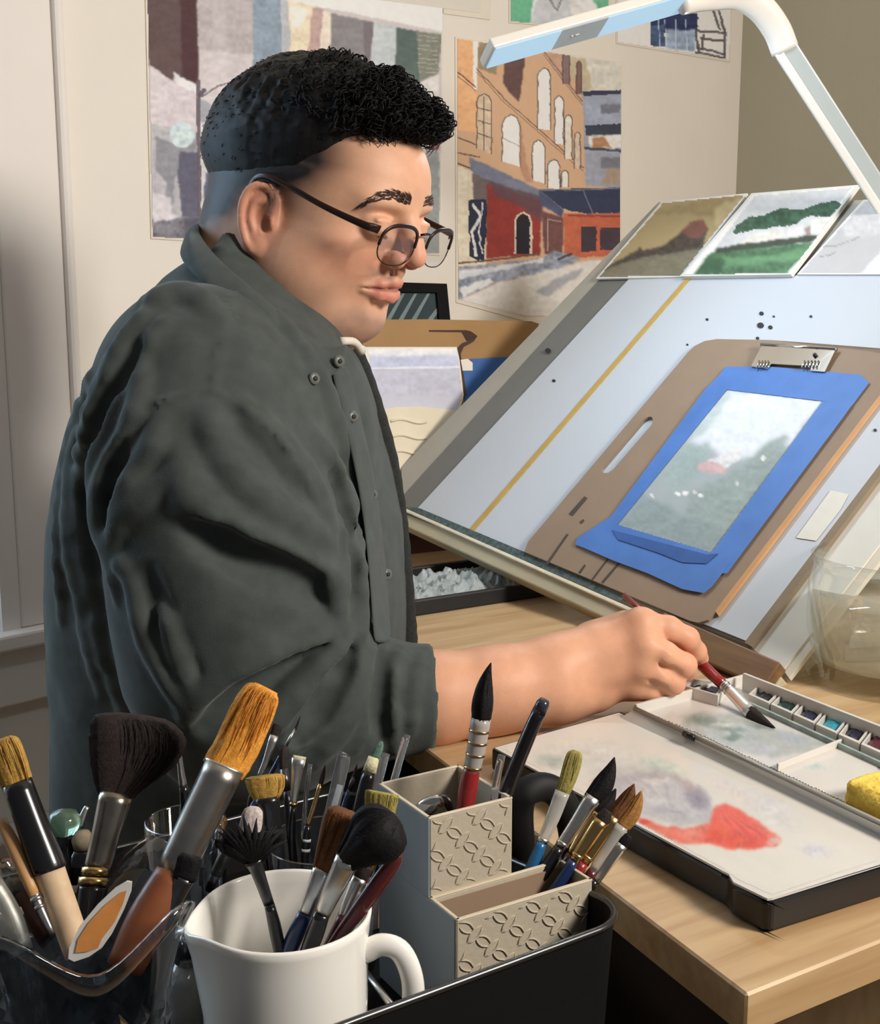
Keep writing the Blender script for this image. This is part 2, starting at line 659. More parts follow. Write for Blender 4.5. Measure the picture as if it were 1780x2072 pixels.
for t0, t1, z0, z1 in ((-0.775, TC, 0, TOP), (-1.9, -1.55, 0, TOP), (-1.55, -0.775, 0, 0.70), (-1.55, -0.775, 2.0, TOP)):
    ds.append(box_data(W((t0 + t1) / 2, (z0 + z1) / 2, -0.06), WT * (t1 - t0) / 2, WN * 0.06, np.array([0, 0, (z1 - z0) / 2])))
structure(mk('wall_back', *join_data(ds), M_wall))
RC = W(TC, 0)
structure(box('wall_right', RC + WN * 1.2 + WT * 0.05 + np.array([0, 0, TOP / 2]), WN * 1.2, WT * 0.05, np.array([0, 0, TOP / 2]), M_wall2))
structure(box('floor', (0, 1.2, -0.02), (3, 0, 0), (0, 3, 0), (0, 0, 0.02), wood('floor_boards', (176, 150, 112), (150, 122, 86), (0.4, 1), 0.45, 0.5)))
structure(box('ceiling', (0, 1.9, TOP + 0.02), (2.2, 0, 0), (0, 1.6, 0), (0, 0, 0.02), mat('ceiling_paint', (235, 230, 220), 0.9, var=0.02)))
# window with frame, stops, pane, sill and apron
wf = structure(wbox('window_1', -0.80, -0.775, 0.70, 2.0, -0.10, 0.012, M_trim))
wbox('sash', -0.835, -0.80, 0.715, 2.0, -0.08, -0.045, M_trim, wf, 0.003)
wbox('sash_stop', -0.806, -0.796, 0.715, 2.0, -0.045, -0.012, mat('stop_paint', (205, 212, 216), 0.4, var=0.02), wf, 0.002)
wbox('sash_bottom', -1.55, -0.835, 0.715, 0.765, -0.08, -0.045, M_trim, wf, 0.003)
wbox('pane', -1.55, -0.835, 0.765, 2.0, -0.066, -0.062, mat('window_glass', (240, 246, 250), 0.02, var=0, trans=1.0), wf)
wbox('window_sill', -1.65, -0.685, 0.690, 0.712, -0.10, 0.035, M_trim, wf, 0.004)
wbox('apron', -1.62, -0.70, 0.612, 0.688, 0.0, 0.014, M_trim, wf, 0.003)
# daylight lamp outside the window (soft sky light from the garden side)
area_light('sky_daylight', W(-1.3, 1.45, -0.75), W(-1.25, 1.43, 0.5), 2.6, 34, (0.70, 0.86, 1.0), 2.6)
tr = structure(wbox('trim_1', -0.775, -0.69, 0.712, 2.1, 0.0, 0.014, M_trim, None, 0.003))
wbox('trim_bead', -0.69, -0.676, 0.712, 2.1, 0.0, 0.022, M_trim, tr, 0.005)
structure(wbox('trim_2', -1.9, 0.2, 0.425, 0.45, 0.0, 0.05, mat('ledge_paint', (205, 205, 200), 0.6), None, 0.004))
structure(wbox('baseboard_back', -1.9, TC, 0.0, 0.10, 0.0, 0.014, M_trim, None, 0.004))

# ------------------------------------------------------------------ papers on the wall
M_paper = mat('white_paper', (232, 224, 210), 0.8, var=0.02, scale=30, bump=0.05, bscale=400)
M_print = mat('watercolour_print', (255, 255, 255), 0.75, var=0.03, scale=60, attr=True, bump=0.04, bscale=500)
ILL = (236, 226, 210)
def wall_map(lift):
    p0 = WO + WN * lift
    return lambda x, y: onplane(x, y, p0, WN)
def sheet(name, poly, label, th=0.0016, m=None):
    o = slab(name, poly, WALL, th, m or M_paper, lift=th + 0.0005)
    return tag(o, label, 'painting')

# street scene with lamp globe
pol = [(293, -60), (900, -60), (897, 64), (889, 515), (307, 481)]
p1 = sheet('street_painting', [(293, -60), (899, -60), (890, 517), (306, 483)], 'large watercolor street scene with a pale lamp globe, on the wall behind the man')
c = Canvas(290, -62, 902, 520, 2.2, (196, 178, 164))
c.poly([(395, -62), (514, -62), (512, 130), (440, 180), (400, 190)], (176, 158, 147), 1, 1, 1)
c.poly([(430, -62), (460, -62), (455, 170), (430, 180)], (190, 172, 160), .6, 3, 2)
c.poly([(400, 100), (512, 110), (520, 260), (440, 250), (400, 220)], (205, 186, 174), .8, 4, 3)
c.poly([(285, -62), (396, -62), (402, 172), (372, 160), (352, 150), (350, 165), (303, 132)], (92, 66, 60), 1, 1, 1.5)
c.poly([(363, -62), (396, -62), (401, 170), (368, 156)], (72, 38, 38), .9, 2, 1.5)
c.poly([(303, 133), (352, 168), (398, 182), (396, 268), (350, 262), (305, 250)], (206, 186, 176), 1, 1, 1)
c.poly([(350, 145), (400, 175), (398, 190), (358, 170)], (222, 210, 196), 1, 1, 1.5)
c.poly([(400, 200), (440, 215), (440, 250), (400, 245)], (150, 145, 142), .9, 1, 2)
c.poly([(512, -62), (566, -62), (572, 110), (540, 150), (512, 135)], (132, 142, 147), 1, 1, 1.5, .12)
c.poly([(566, -62), (586, -62), (590, 112), (574, 112)], (172, 166, 158), 1, 1, 1.5)
c.poly([(580, -62), (632, -62), (645, 115), (588, 112)], (220, 194, 152), 1, 1, 2)
c.poly([(585, 10), (625, 20), (612, 50), (590, 60)], (232, 216, 188), .9, 2, 2)
c.poly([(632, 15), (656, 20), (648, 100), (622, 116)], (182, 142, 124), 1, 1, 2)
c.poly([(655, 20), (672, 28), (668, 115), (646, 110)], (222, 196, 164), 1, 1, 1.5)
c.poly([(560, -62), (900, -62), (897, 64), (560, -4)], (224, 214, 198), 1, 1, 1, .03)
c.poly([(670, 27), (757, 45), (748, 170), (668, 150)], (130, 119, 112), 1, 1, 1.5)
c.poly([(735, 42), (757, 46), (748, 130), (738, 128)], (112, 98, 95), .8, 1, 1)
c.poly([(756, 46), (803, 55), (800, 175), (748, 150)], (184, 182, 172), 1, 1, 1.5)
c.poly([(802, 55), (846, 64), (850, 170), (798, 180)], (84, 96, 84), 1, 1, 1.5)
c.poly([(842, 62), (895, 70), (886, 148), (850, 166)], (124, 119, 98), 1, 1, 1.5)
for q in range(9):
    c.line([(846, 72 + q * 9), (886, 76 + q * 9)], 1.6, (186, 180, 160), .55, 2)
c.poly([(850, 168), (888, 150), (886, 300), (840, 300)], (214, 200, 182), 1, 1, 1.5)
c.poly([(872, 285), (888, 285), (888, 306), (868, 304)], (162, 92, 84), 1, 1, 1)
c.poly([(864, 306), (888, 306), (890, 516), (850, 512)], (140, 140, 128), 1, 1, 1.5)
c.poly([(305, 250), (398, 268), (400, 440), (308, 446)], (176, 166, 158), 1, 2, 2)
c.poly([(312, 275), (360, 290), (396, 280), (396, 330), (352, 360), (350, 440), (330, 420), (338, 370), (314, 340)], (136, 130, 128), .95, 1, 2.5)
c.poly([(364, 305), (402, 310), (402, 458), (372, 456), (360, 360)], (88, 82, 94), .95, 1, 1.5)
c.poly([(308, 390), (345, 400), (352, 440), (308, 438)], (208, 192, 182), .9, 2, 2)
c.blob(368, 273, 27, 28, (190, 198, 188), 1, .12, 1)
c.poly([(403, 250), (440, 255), (440, 430), (404, 436)], (206, 192, 180), .9, 1, 1.5)
c.poly([(416, 352), (425, 342), (432, 350), (446, 346), (446, 410), (424, 404), (412, 400)], (92, 92, 118), 1, 1, 2)
c.line([(401, 165), (403, 440)], 8, (96, 80, 82), .9, 1)
c.line([(404, 198), (440, 175), (470, 165)], 3, (100, 84, 84), .9, 1)
c.line([(404, 192), (412, 184)], 10, (84, 72, 78), .9, 1)
c.poly([(307, 444), (400, 440), (446, 412), (500, 430), (500, 485), (307, 483)], (112, 104, 104), 1, 1, 2, .3)
c.poly([(372, 440), (402, 440), (392, 482), (374, 480)], (84, 78, 88), .9, 1, 1.5)
c.line([(404, 446), (446, 420)], 4, (70, 66, 70), .8, 1)
c.poly([(310, 430), (360, 436), (350, 446), (310, 448)], (212, 194, 186), .9, 1, 2)
c.obj('painted_area', wall_map(0.0027), [(297, -58), (896, -58), (893, 300), (889, 514), (308, 480)], ILL, M_print, p1)

# brick building
p2 = sheet('brick_building_painting', [(921, 74), (1259, 126), (1257, 600), (1100, 660), (923, 612)], 'watercolor of an orange brick building with arched windows, on the wall right of the man')
c = Canvas(918, 70, 1262, 640, 1.9, (206, 154, 108))
c.poly([(1140, 108), (1262, 120), (1262, 200), (1178, 192), (1160, 150)], (206, 192, 166), 1, 1, 1)
c.poly([(1138, 110), (1185, 118), (1200, 180), (1178, 190), (1150, 150)], (184, 158, 112), .8, 2, 3)
c.poly([(918, 70), (963, 82), (966, 268), (918, 262)], (228, 158, 98), 1, 1, 1)
c.poly([(1178, 186), (1262, 184), (1262, 380), (1185, 376)], (146, 144, 148), 1, 1, 1)
c.poly([(1178, 184), (1260, 182), (1258, 190), (1180, 195)], (48, 52, 74), 1, 0, 1)
c.poly([(1182, 196), (1258, 192), (1258, 250), (1186, 254)], (150, 152, 160), 1, 1, 1)
c.poly([(1215, 212), (1256, 210), (1254, 228), (1216, 230)], (108, 106, 112), .9, 1, 1)
c.poly([(1183, 253), (1258, 250), (1258, 272), (1186, 274)], (52, 56, 66), 1, 0, 1.5)
c.poly([(1190, 276), (1258, 272), (1258, 300), (1192, 298)], (222, 208, 186), 1, 1, 1)
c.poly([(1196, 278), (1222, 276), (1236, 298), (1200, 300)], (176, 118, 72), 1, 1, 2)
c.poly([(1180, 297), (1258, 303), (1258, 308), (1182, 303)], (62, 64, 74), .9, 0, 1)
c.poly([(1216, 318), (1256, 318), (1255, 340), (1216, 342)], (108, 104, 104), .9, 1, 1)
c.poly([(1230, 340), (1256, 342), (1250, 374), (1216, 372)], (168, 128, 92), .8, 2, 2)
c.poly([(957, 78), (968, 84), (964, 180), (958, 180)], (236, 222, 204), 1, 1, 1)
c.poly([(968, 84), (1012, 92), (1004, 150), (966, 140)], (140, 120, 84), .9, 1, 2)
c.poly([(1020, 108), (1062, 116), (1050, 206), (1030, 186), (1018, 168)], (96, 66, 56), 1, 1, 1.5)
c.poly([(1100, 105), (1140, 110), (1160, 190), (1120, 140)], (190, 140, 110), .8, 1, 2)
DK = (74, 56, 52)
for off, w in ((0, 2.5), (7, 1.4)):
    c.line([(923, 144 + off), (962, 176 + off)], w, DK, .9)
    c.line([(965, 140 + off), (1020, 200 + off), (1090, 262 + off), (1180, 340 + off)], w, (112, 78, 58), .8)
    c.line([(1100, 104 + off), (1150, 170 + off), (1178, 205 + off)], w, (116, 80, 64), .8)
CR = (236, 224, 206)
c.arch(1088, 138, 1113, 262, CR, DK)
c.arch(1122, 194, 1140, 292, CR, DK)
c.arch(1142, 232, 1157, 322, (220, 200, 170), DK)
c.arch(1162, 268, 1174, 340, (206, 176, 140), DK)
c.arch(1138, 106, 1152, 170, (130, 100, 90), DK)
c.arch(1166, 124, 1176, 190, (126, 84, 74), DK)
c.arch(964, 190, 994, 300, (206, 172, 130), DK, 12)
for q in range(3):
    c.line([(966, 218 + q * 26), (991, 224 + q * 27)], 2, DK, .9)
c.line([(979, 196), (978, 304)], 2, DK, .9)
c.arch(1016, 232, 1052, 326, CR, DK, 12)
c.line([(1020, 280), (1050, 296)], 1.6, DK, .6)
c.arch(1077, 284, 1102, 364, CR, DK, 8)
c.arch(1108, 322, 1132, 380, CR, DK, 4)
c.arch(1136, 344, 1150, 378, (224, 204, 180), DK)
c.poly([(1052, 240), (1064, 330), (1080, 370), (1062, 366), (1050, 330)], (166, 104, 74), .6, 2, 2)
c.poly([(918, 335), (985, 352), (985, 540), (918, 540)], (222, 198, 160), 1, 1, 1.5)
c.line([(924, 330), (960, 345)], 3, DK, .9); c.line([(924, 278), (962, 292)], 2.5, DK, .9); c.line([(924, 308), (970, 318)], 2.5, DK, .8)
c.poly([(950, 318), (1010, 345), (1092, 384), (1137, 420), (1137, 438), (1080, 408), (990, 376), (952, 345)], (112, 112, 122), 1, 1, 1.5)
c.poly([(955, 350), (1000, 370), (1000, 470), (960, 450)], (98, 80, 76), .9, 1, 2)
c.poly([(985, 372), (1096, 408), (1092, 516), (984, 522)], (152, 46, 36), 1, 1, 1.5)
c.poly([(990, 366), (1100, 400), (1096, 450), (1060, 420), (1000, 396)], (90, 62, 66), .85, 2, 2)
c.poly([(1090, 384), (1258, 378), (1258, 432), (1190, 432), (1140, 424)], (46, 50, 72), 1, 0, 1.5)
c.line([(1092, 384), (1180, 384), (1256, 380)], 3, (108, 108, 118), .9)
c.line([(1180, 386), (1198, 432)], 2, (130, 130, 140), .8)
c.poly([(1090, 384), (1140, 424), (1136, 440), (1094, 412)], (70, 74, 96), 1, 1, 1)
c.poly([(1140, 432), (1258, 432), (1258, 514), (1140, 524)], (196, 88, 52), 1, 1, 1.5)
c.line([(1150, 436), (1256, 438)], 4, (150, 50, 40), .9)
c.poly([(1176, 458), (1206, 460), (1206, 508), (1176, 510)], (62, 46, 52), 1, 0, 1)
c.poly([(1214, 462), (1258, 460), (1258, 506), (1214, 506)], (70, 50, 56), 1, 0, 1)
c.poly([(1096, 426), (1140, 440), (1138, 516), (1100, 514)], (112, 66, 58), 1, 1, 1.5)
c.line([(1108, 440), (1108, 508)], 2, (196, 160, 140), .8); c.line([(1108, 444), (1134, 448)], 2, (196, 160, 140), .8)
c.arch(1040, 428, 1077, 514, (210, 180, 150), None)
c.arch(1044, 432, 1072, 514, (34, 30, 36), None)
c.poly([(948, 405), (985, 404), (984, 470), (978, 528), (950, 520)], (40, 42, 60), 1, 0, 2)
c.line([(958, 416), (972, 440), (954, 470), (964, 516)], 6, (226, 214, 204), .95, 2); c.line([(976, 410), (968, 470), (978, 515)], 3, (226, 214, 204), .9, 2)
c.poly([(922, 540), (1080, 526), (1120, 508), (1160, 516), (1176, 526), (1120, 548), (1010, 570), (930, 606), (922, 606)], (140, 140, 146), 1, 1, 2, .3)
c.poly([(926, 548), (1060, 532), (1100, 520), (1098, 530), (990, 552), (928, 566)], (214, 206, 198), .9, 1, 2.5)
c.poly([(930, 585), (990, 562), (1000, 572), (935, 604)], (220, 212, 202), .9, 1, 3)
c.line([(923, 533), (985, 527), (1090, 514)], 4, (98, 70, 58), .9)
c.line([(1130, 524), (1156, 514)], 5, (60, 54, 62), .9)
c.poly([(922, 610), (1010, 572), (1180, 530), (1262, 520), (1262, 640), (922, 640)], (214, 200, 180), 1, 2, 2, .06)
c.poly([(1080, 590), (1140, 556), (1180, 540), (1170, 560), (1110, 600)], (140, 138, 138), .7, 3, 3)
c.obj('painted_area', wall_map(0.0027), [(924, 77), (1257, 127), (1255, 590), (1100, 650), (926, 606)], ILL, M_print, p2)

p3 = sheet('white_wall_paper', [(486, -50), (996, -50), (992, 40), (600, -12)], 'blank white paper sheet pinned at the very top of the wall')
slab('sheet_face', [(560, -46), (975, -46), (972, 26), (620, -18)], WALL, 0.0006, mat('paper_pale', (226, 220, 210), 0.8, var=0.02), p3, lift=0.0028)
p4 = sheet('green_figure_painting', [(1030, -60), (1236, -60), (1232, 62), (1030, 46)], 'small painting of a grey figure on a green ground above the lamp')
c = Canvas(1026, -62, 1240, 66, 2.5, (222, 214, 200))
c.poly([(1026, -62), (1110, -62), (1078, 4), (1072, 52), (1026, 48)], (98, 172, 122), 1, 1, 1.5)
c.poly([(1190, -62), (1232, -62), (1232, 20), (1212, 22), (1200, 0)], (98, 172, 122), 1, 1, 1.5)
c.poly([(1074, 50), (1080, 10), (1100, -20), (1150, -30), (1180, 0), (1190, 40), (1160, 56)], (190, 184, 174), 1, 1, 2)
c.line([(1104, -10), (1128, 22), (1134, 0)], 4, (130, 124, 118), .9, 2)
c.blob(1172, 20, 22, 24, (222, 208, 190), .9, .4)
c.obj('painted_area', wall_map(0.0027), [(1032, -58), (1234, -58), (1230, 60), (1032, 44)], ILL, M_print, p4)
p5 = sheet('chair_sketch', [(1246, -60), (1484, -60), (1478, 126), (1247, 88)], 'sketch of navy bottles beside a dark chair, pinned near the wall corner')
c = Canvas(1242, -62, 1486, 128, 2.5, (226, 218, 204))
c.poly([(1316, 30), (1370, 20), (1412, 26), (1412, 66), (1316, 70)], (38, 46, 84), 1, 0, 2, .3)
c.poly([(1314, 52), (1345, 50), (1345, 96), (1316, 92)], (62, 80, 110), 1, 0, 1.5, .3)
c.poly([(1350, 60), (1408, 60), (1406, 106), (1350, 98)], (146, 158, 172), 1, 1, 2, .2)
for x in (1332, 1345, 1366, 1388):
    c.line([(x, 40), (x + 2, 100)], 2, (186, 194, 206), .8, 1)
DB = (84, 72, 68)
for a, b in (((1400, 20), (1448, 5)), ((1448, 5), (1466, 64)), ((1440, 12), (1456, 60)), ((1408, 62), (1466, 66)), ((1408, 64), (1412, 104)), ((1466, 66), (1466, 116)), ((1410, 96), (1466, 110)), ((1416, 78), (1462, 82)), ((1408, 106), (1466, 118)), ((1424, 70), (1420, 100))):
    c.line([a, b], 5, DB, .9, 1.5)
c.obj('painted_area', wall_map(0.0027), [(1249, -58), (1482, -58), (1476, 122), (1249, 86)], ILL, M_print, p5)

# ------------------------------------------------------------------ table
TZ = 0.75
TU = unit(onz(895, 1500, TZ) - onz(1510, 2012, TZ))          # left edge, going away
TV = unit(onz(1780, 1904, TZ) - onz(1510, 2012, TZ))         # front edge, going right
C0 = onz(1510, 2012, TZ)
UZ = np.array([0, 0, 1.0])
M_oak = wood('pale_oak', (196, 165, 124), (172, 138, 97), TV, 0.42)
def tab(u, v, z=TZ):
    return np.array([*(C0 + TU * u + TV * v)[:2], z])
table = thing('table', (*tab(0.5, 0.5)[:2], 0), 'pale oak desk carrying the palette and the tilted board', 'table')
edge = [tab(0, 0), tab(0, 1.25), tab(1.62, 1.25), tab(1.62, 0.30), tab(1.15, 0.0)]
# far end follows the back wall
V, Fc = slab_data([tab(0, 0), tab(0, 1.3), tab(0.75, 1.3), W(0.78, TZ, 0.02), W(-0.52, TZ, 0.02)], UZ, 0.027)
bevel(mk('table_top', V, Fc, M_oak, table), 0.0015, 1)
M_darkp = mat('dark_laminate', (52, 42, 36), 0.55, var=0.12, scale=25)
V, Fc = slab_data([tab(0.018, 0.004), tab(0.018, 0.026), tab(0.36, 0.026), tab(0.36, 0.004)], UZ, TZ - 0.029)
V = V + np.array([0, 0, -0.028])
mk('side_panel', V, Fc, M_darkp, table)
for u, v in ((0.06, 1.2), (0.70, 1.2)):
    tube('leg', [tab(u, v, TZ - 0.028), tab(u, v, 0)], 0.025, M_darkp, table, 12)

# ------------------------------------------------------------------ drawing board
BA = onz(1578, 1372, 0.757)
BB = D(818, 1034, 1.75)
BC = D(1205, 565, 1.87)
BN = unit(np.cross(BB - BA, BC - BA))
if BN[1] > 0: BN = -BN
BRD = (BA, BN)
def board_map(lift):
    p0 = BA + BN * lift
    return lambda x, y: onplane(x, y, p0, BN)
ILLB = (244, 248, 250)
M_bgrey = mat('board_grey', (172, 168, 158), 0.7, var=0.05, scale=20)
M_bband = mat('grey_board_band', (118, 118, 114), 0.75, var=0.05, scale=25)
M_white = mat('white_foam_sheet', (194, 199, 206), 0.6, var=0.015, scale=8)
M_rail = mat('cream_rail', (176, 166, 140), 0.6, var=0.10, scale=18)
M_brownw = wood('brown_ledge_wood', (128, 96, 62), (92, 66, 42), BA - BB, 0.5)
board = thing('drafting_board', tuple((BA + BB) / 2), 'large tilted grey drawing board with white sheet, standing on the desk behind the hand', 'drawing board')
slab('panel', [(815, 1036), (812, 946), (1332, 409), (1850, 404), (1850, 850), (1511, 1304)], BRD, 0.012, M_bgrey, board)
slab('grey_band', [(826, 1034), (816, 1002), (1212, 566), (1302, 560), (860, 1046)], BRD, 0.001, M_bband, board, lift=0.0012)
slab('white_sheet', [(843, 1030), (1277, 559), (1850, 555), (1850, 846), (1508, 1296)], BRD, 0.002, M_white, board, lift=0.0035)
slab('yellow_strip', [(948, 1072), (1391, 559), (1401, 559), (957, 1075)], BRD, 0.001, mat('yellow_tape', (190, 156, 84), 0.6, var=0.08), board, lift=0.0047)
slab('charcoal_channel', [(820, 1026), (848, 1028), (1160, 1158), (1262, 1212), (1250, 1216), (1150, 1172), (822, 1040)], BRD, 0.001, mat('charcoal_dust', (78, 92, 92), 0.9, var=0.6, scale=160), board, lift=0.0052)
ed = unit(BA - BB)
dn = unit(np.cross(ed, BN))
if dn[2] > 0: dn = -dn
Lb = np.linalg.norm(BA - BB)
mid = (BA + BB) / 2
box('bottom_rail', mid + dn * 0.010 - BN * 0.008, ed * (Lb / 2 + .004), dn * 0.011, BN * 0.012, M_rail, board, 0.002)
box('rail_lip', mid + dn * 0.0005 + BN * 0.005, ed * (Lb / 2), dn * 0.0022, BN * 0.004, mat('lip_highlight', (226, 218, 196), 0.5, var=0.1, scale=60), board, 0.0008)  # lip's edge highlight is put into its pale colour
box('wood_strip', BB + ed * (Lb * 0.885) + dn * 0.006 + BN * 0.009, ed * (Lb * 0.118), dn * 0.016, BN * 0.009, M_brownw, board, 0.002)
slab('right_edge', [(1506, 1300), (1850, 838), (1850, 868), (1520, 1308)], BRD, 0.014, mat('raw_edge', (136, 120, 98), 0.7, var=0.1), board, lift=0.003)
for x_, y_ in ((1270, 790), (1560, 780)):
    p_ = board_map(-0.012)(x_, y_)
    tube('prop', [p_, np.array([p_[0] + .03, p_[1] + .02, TZ])], 0.009, M_rail, board, 10)
ds = []
for x, y, r in ((1540, 634, 4), (1538, 658, 6), (1558, 662, 4), (1532, 684, 3), (1430, 646, 2.5), (1108, 709, 5), (1120, 770, 3), (1640, 640, 2.5), (1770, 870, 3), (1390, 697, 2), (1565, 640, 2), (1180, 1010, 3)):
    ps = [board_map(0.0044)(x + r * math.cos(t) * 1.2, y + r * math.sin(t)) for t in np.arange(7) * math.tau / 7]
    ds.append(slab_data(ps, BN, 0.0006))
mk('paint_specks', *join_data(ds), mat('speck_black', (40, 40, 42), 0.6, var=0.1), board)['kind'] = 'stuff'

# cards resting along the top of the board
M_card = mat('card_white', (226, 226, 222), 0.7, var=0.02)
def card(name, poly, label, th=0.003, lift=0.006):
    return tag(slab(name, poly, BRD, th, M_card, lift=lift), label, 'painting')
k1 = card('ochre_hill_card', [(1205, 564), (1338, 408), (1512, 391), (1380, 560)], 'ochre painted card of a dark hill and red bush on top of the board')
c = Canvas(1200, 388, 1516, 568, 2.5, (170, 150, 98))
c.poly([(1300, 440), (1420, 400), (1512, 391), (1480, 450), (1380, 430)], (150, 130, 78), .7, 3, 4)
c.poly([(1205, 564), (1216, 545), (1290, 510), (1330, 512), (1400, 495), (1440, 490), (1420, 520), (1384, 562)], (120, 116, 92), 1, 2, 2)
c.poly([(1212, 548), (1290, 506), (1296, 500), (1300, 506), (1340, 498), (1376, 470), (1410, 452), (1432, 460), (1420, 500), (1380, 510), (1300, 520)], (70, 62, 54), .95, 1, 2, .3)
c.poly([(1380, 468), (1400, 448), (1420, 444), (1434, 462), (1415, 480), (1392, 480)], (128, 74, 66), .9, 1, 2.5)
c.poly([(1440, 420), (1500, 400), (1490, 430), (1450, 460)], (196, 176, 124), .7, 3, 4)
c.obj('painted_area', board_map(0.0062), [(1208, 562), (1340, 410), (1509, 393), (1377, 558)], ILLB, M_print, k1, .75)
k2 = card('green_field_card', [(1377, 559), (1520, 391), (1736, 374), (1600, 555)], 'white bordered card of green trees and pale houses on top of the board', 0.006, 0.010)
c = Canvas(1374, 370, 1740, 562, 2.5, (226, 226, 222))
c.poly([(1405, 556), (1527, 396), (1722, 380), (1590, 553)], (196, 202, 206), 1, 0, .5, .05)
c.poly([(1488, 458), (1512, 440), (1545, 436), (1580, 420), (1600, 424), (1625, 422), (1665, 410), (1690, 405), (1702, 414), (1680, 440), (1640, 436), (1600, 456), (1560, 460), (1520, 468), (1484, 474)], (52, 96, 68), 1, 0, 2.5, .3)
c.poly([(1494, 492), (1520, 474), (1580, 460), (1590, 476), (1560, 492), (1496, 498)], (214, 210, 200), 1, 1, 1.5)
c.poly([(1592, 466), (1625, 452), (1628, 470), (1606, 484), (1590, 484)], (206, 204, 206), 1, 1, 1.5)
c.poly([(1628, 462), (1640, 456), (1640, 476), (1630, 480)], (150, 120, 112), .9, 1, 1)
c.poly([(1642, 446), (1690, 438), (1680, 468), (1640, 472)], (222, 218, 210), 1, 1, 1.5)
c.poly([(1450, 502), (1640, 476), (1664, 474), (1640, 490), (1440, 520)], (62, 74, 60), 1, 1, 2)
c.poly([(1402, 556), (1438, 512), (1648, 490), (1592, 553)], (66, 116, 74), 1, 1, 1.5, .25)
c.poly([(1440, 520), (1560, 520), (1640, 496), (1620, 526), (1480, 540)], (92, 160, 98), .8, 3, 4)
c.poly([(1405, 554), (1430, 520), (1470, 524), (1450, 553)], (46, 92, 60), .7, 3, 3)
c.obj('painted_area', board_map(0.0104), [(1380, 557), (1522, 393), (1733, 376), (1598, 553)], ILLB, M_print, k2, .66)
k3 = card('grey_wash_card', [(1612, 555), (1746, 404), (1850, 400), (1850, 555)], 'grey washed card at the far right along the top of the board')
c = Canvas(1608, 396, 1854, 560, 3, (178, 178, 180))
c.poly([(1690, 440), (1740, 410), (1850, 405), (1850, 470), (1710, 480)], (196, 196, 198), .8, 3, 3)
c.line([(1660, 500), (1700, 495), (1740, 480)], 3, (140, 140, 142), .8, 2); c.line([(1660, 520), (1690, 512)], 3, (130, 130, 130), .8, 2)
c.poly([(1740, 556), (1800, 490), (1860, 470), (1860, 556)], (222, 224, 230), 1, 1, 1)
c.obj('painted_area', board_map(0.0062), [(1615, 553), (1748, 406), (1848, 402), (1848, 553)], ILLB, M_print, k3)

# clipboard with taped painting
clip = thing('clipboard', tuple(board_map(0.004)(1250, 1180)), 'brown hardboard sketch clipboard with metal clip lying on the white sheet', 'clipboard')
M_hard = mat('hardboard_tan', (146, 124, 104), 0.65, var=0.05, scale=30)
hole = [(1218, 946), (1300, 850), (1309, 844), (1317, 843), (1321, 848), (1319, 858), (1240, 950), (1230, 957), (1221, 957), (1217, 953)]
slab('panel', [(1060, 1116), (1068, 1096), (1392, 712), (1405, 700), (1425, 690), (1450, 686), (1560, 688), (1850, 722), (1850, 690 + 20), (1850, 712), (1448, 1238), (1432, 1254), (1412, 1260), (1395, 1256)], BRD, 0.004, M_hard, clip, lift=0.0085, holes=[hole])
slab('lit_edge', [(1446, 1236), (1850, 706), (1850, 716), (1452, 1244)], BRD, 0.0042, mat('edge_highlight_orange', (196, 148, 100), 0.6, var=0.08), clip, lift=0.0088)  # strip carries the edge's orange-tan highlight as colour
ds = []
for ps in ([(1216, 1178), (1250, 1138), (1254, 1140), (1220, 1180)], [(1196, 1172), (1228, 1130), (1231, 1131), (1199, 1174)], [(1170, 1158), (1182, 1142), (1185, 1144), (1174, 1160)], [(1104, 1140), (1146, 1080), (1150, 1081), (1108, 1142)], [(1172, 1056), (1180, 1050), (1182, 1054), (1175, 1060)], [(1150, 1040), (1182, 1004), (1188, 1008), (1158, 1044)]):
    ds.append(slab_data([board_map(0.0090)(x, y) for x, y in ps], BN, 0.0003))
mk('paint_streaks', *join_data(ds), mat('streak_brown', (76, 66, 60), 0.7), clip)['kind'] = 'stuff'
M_ctape = mat('blue_tape', (76, 120, 190), 0.55, var=0.10, scale=30, bump=0.15, bscale=60)
paint = tag(slab('misty_painting', [(1466, 785), (1670, 810), (1442, 1122), (1242, 1064)], BRD, 0.0008, M_card, lift=0.0098), 'misty green watercolor with a small white house taped to the clipboard', 'painting')
c = Canvas(1240, 782, 1674, 1124, 2.5, (150, 164, 168))
c.poly([(1380, 782), (1674, 805), (1600, 900), (1500, 930), (1390, 900), (1420, 830)], (206, 214, 224), 1, 10, 6, .05)
c.poly([(1380, 900), (1450, 800), (1466, 786), (1480, 800), (1420, 880)], (160, 178, 178), .7, 5, 4)
c.poly([(1500, 940), (1560, 890), (1600, 880), (1560, 960), (1500, 1040), (1440, 1120), (1360, 1096), (1400, 1000)], (134, 152, 150), .9, 6, 5)
c.poly([(1245, 1062), (1300, 1000), (1400, 1050), (1470, 1080), (1440, 1120)], (126, 146, 150), .8, 8, 5)
c.poly([(1340, 960), (1400, 890), (1440, 900), (1410, 960), (1360, 1000)], (140, 162, 160), .7, 6, 4)
c.poly([(1412, 942), (1440, 930), (1474, 938), (1470, 956), (1440, 960), (1410, 952)], (196, 162, 164), 1, 2, 2.5)
c.poly([(1432, 932), (1470, 912), (1508, 904), (1496, 930), (1470, 946)], (206, 206, 210), 1, 1, 2)
for x, y, r in ((1370, 1000, 8), (1388, 999, 9), (1418, 1002, 8), (1318, 1004, 7), (1490, 978, 6), (1545, 928, 8), (1404, 996, 6)):
    c.blob(x, y, r, r * .7, (214, 214, 214), .95, .5, 3)
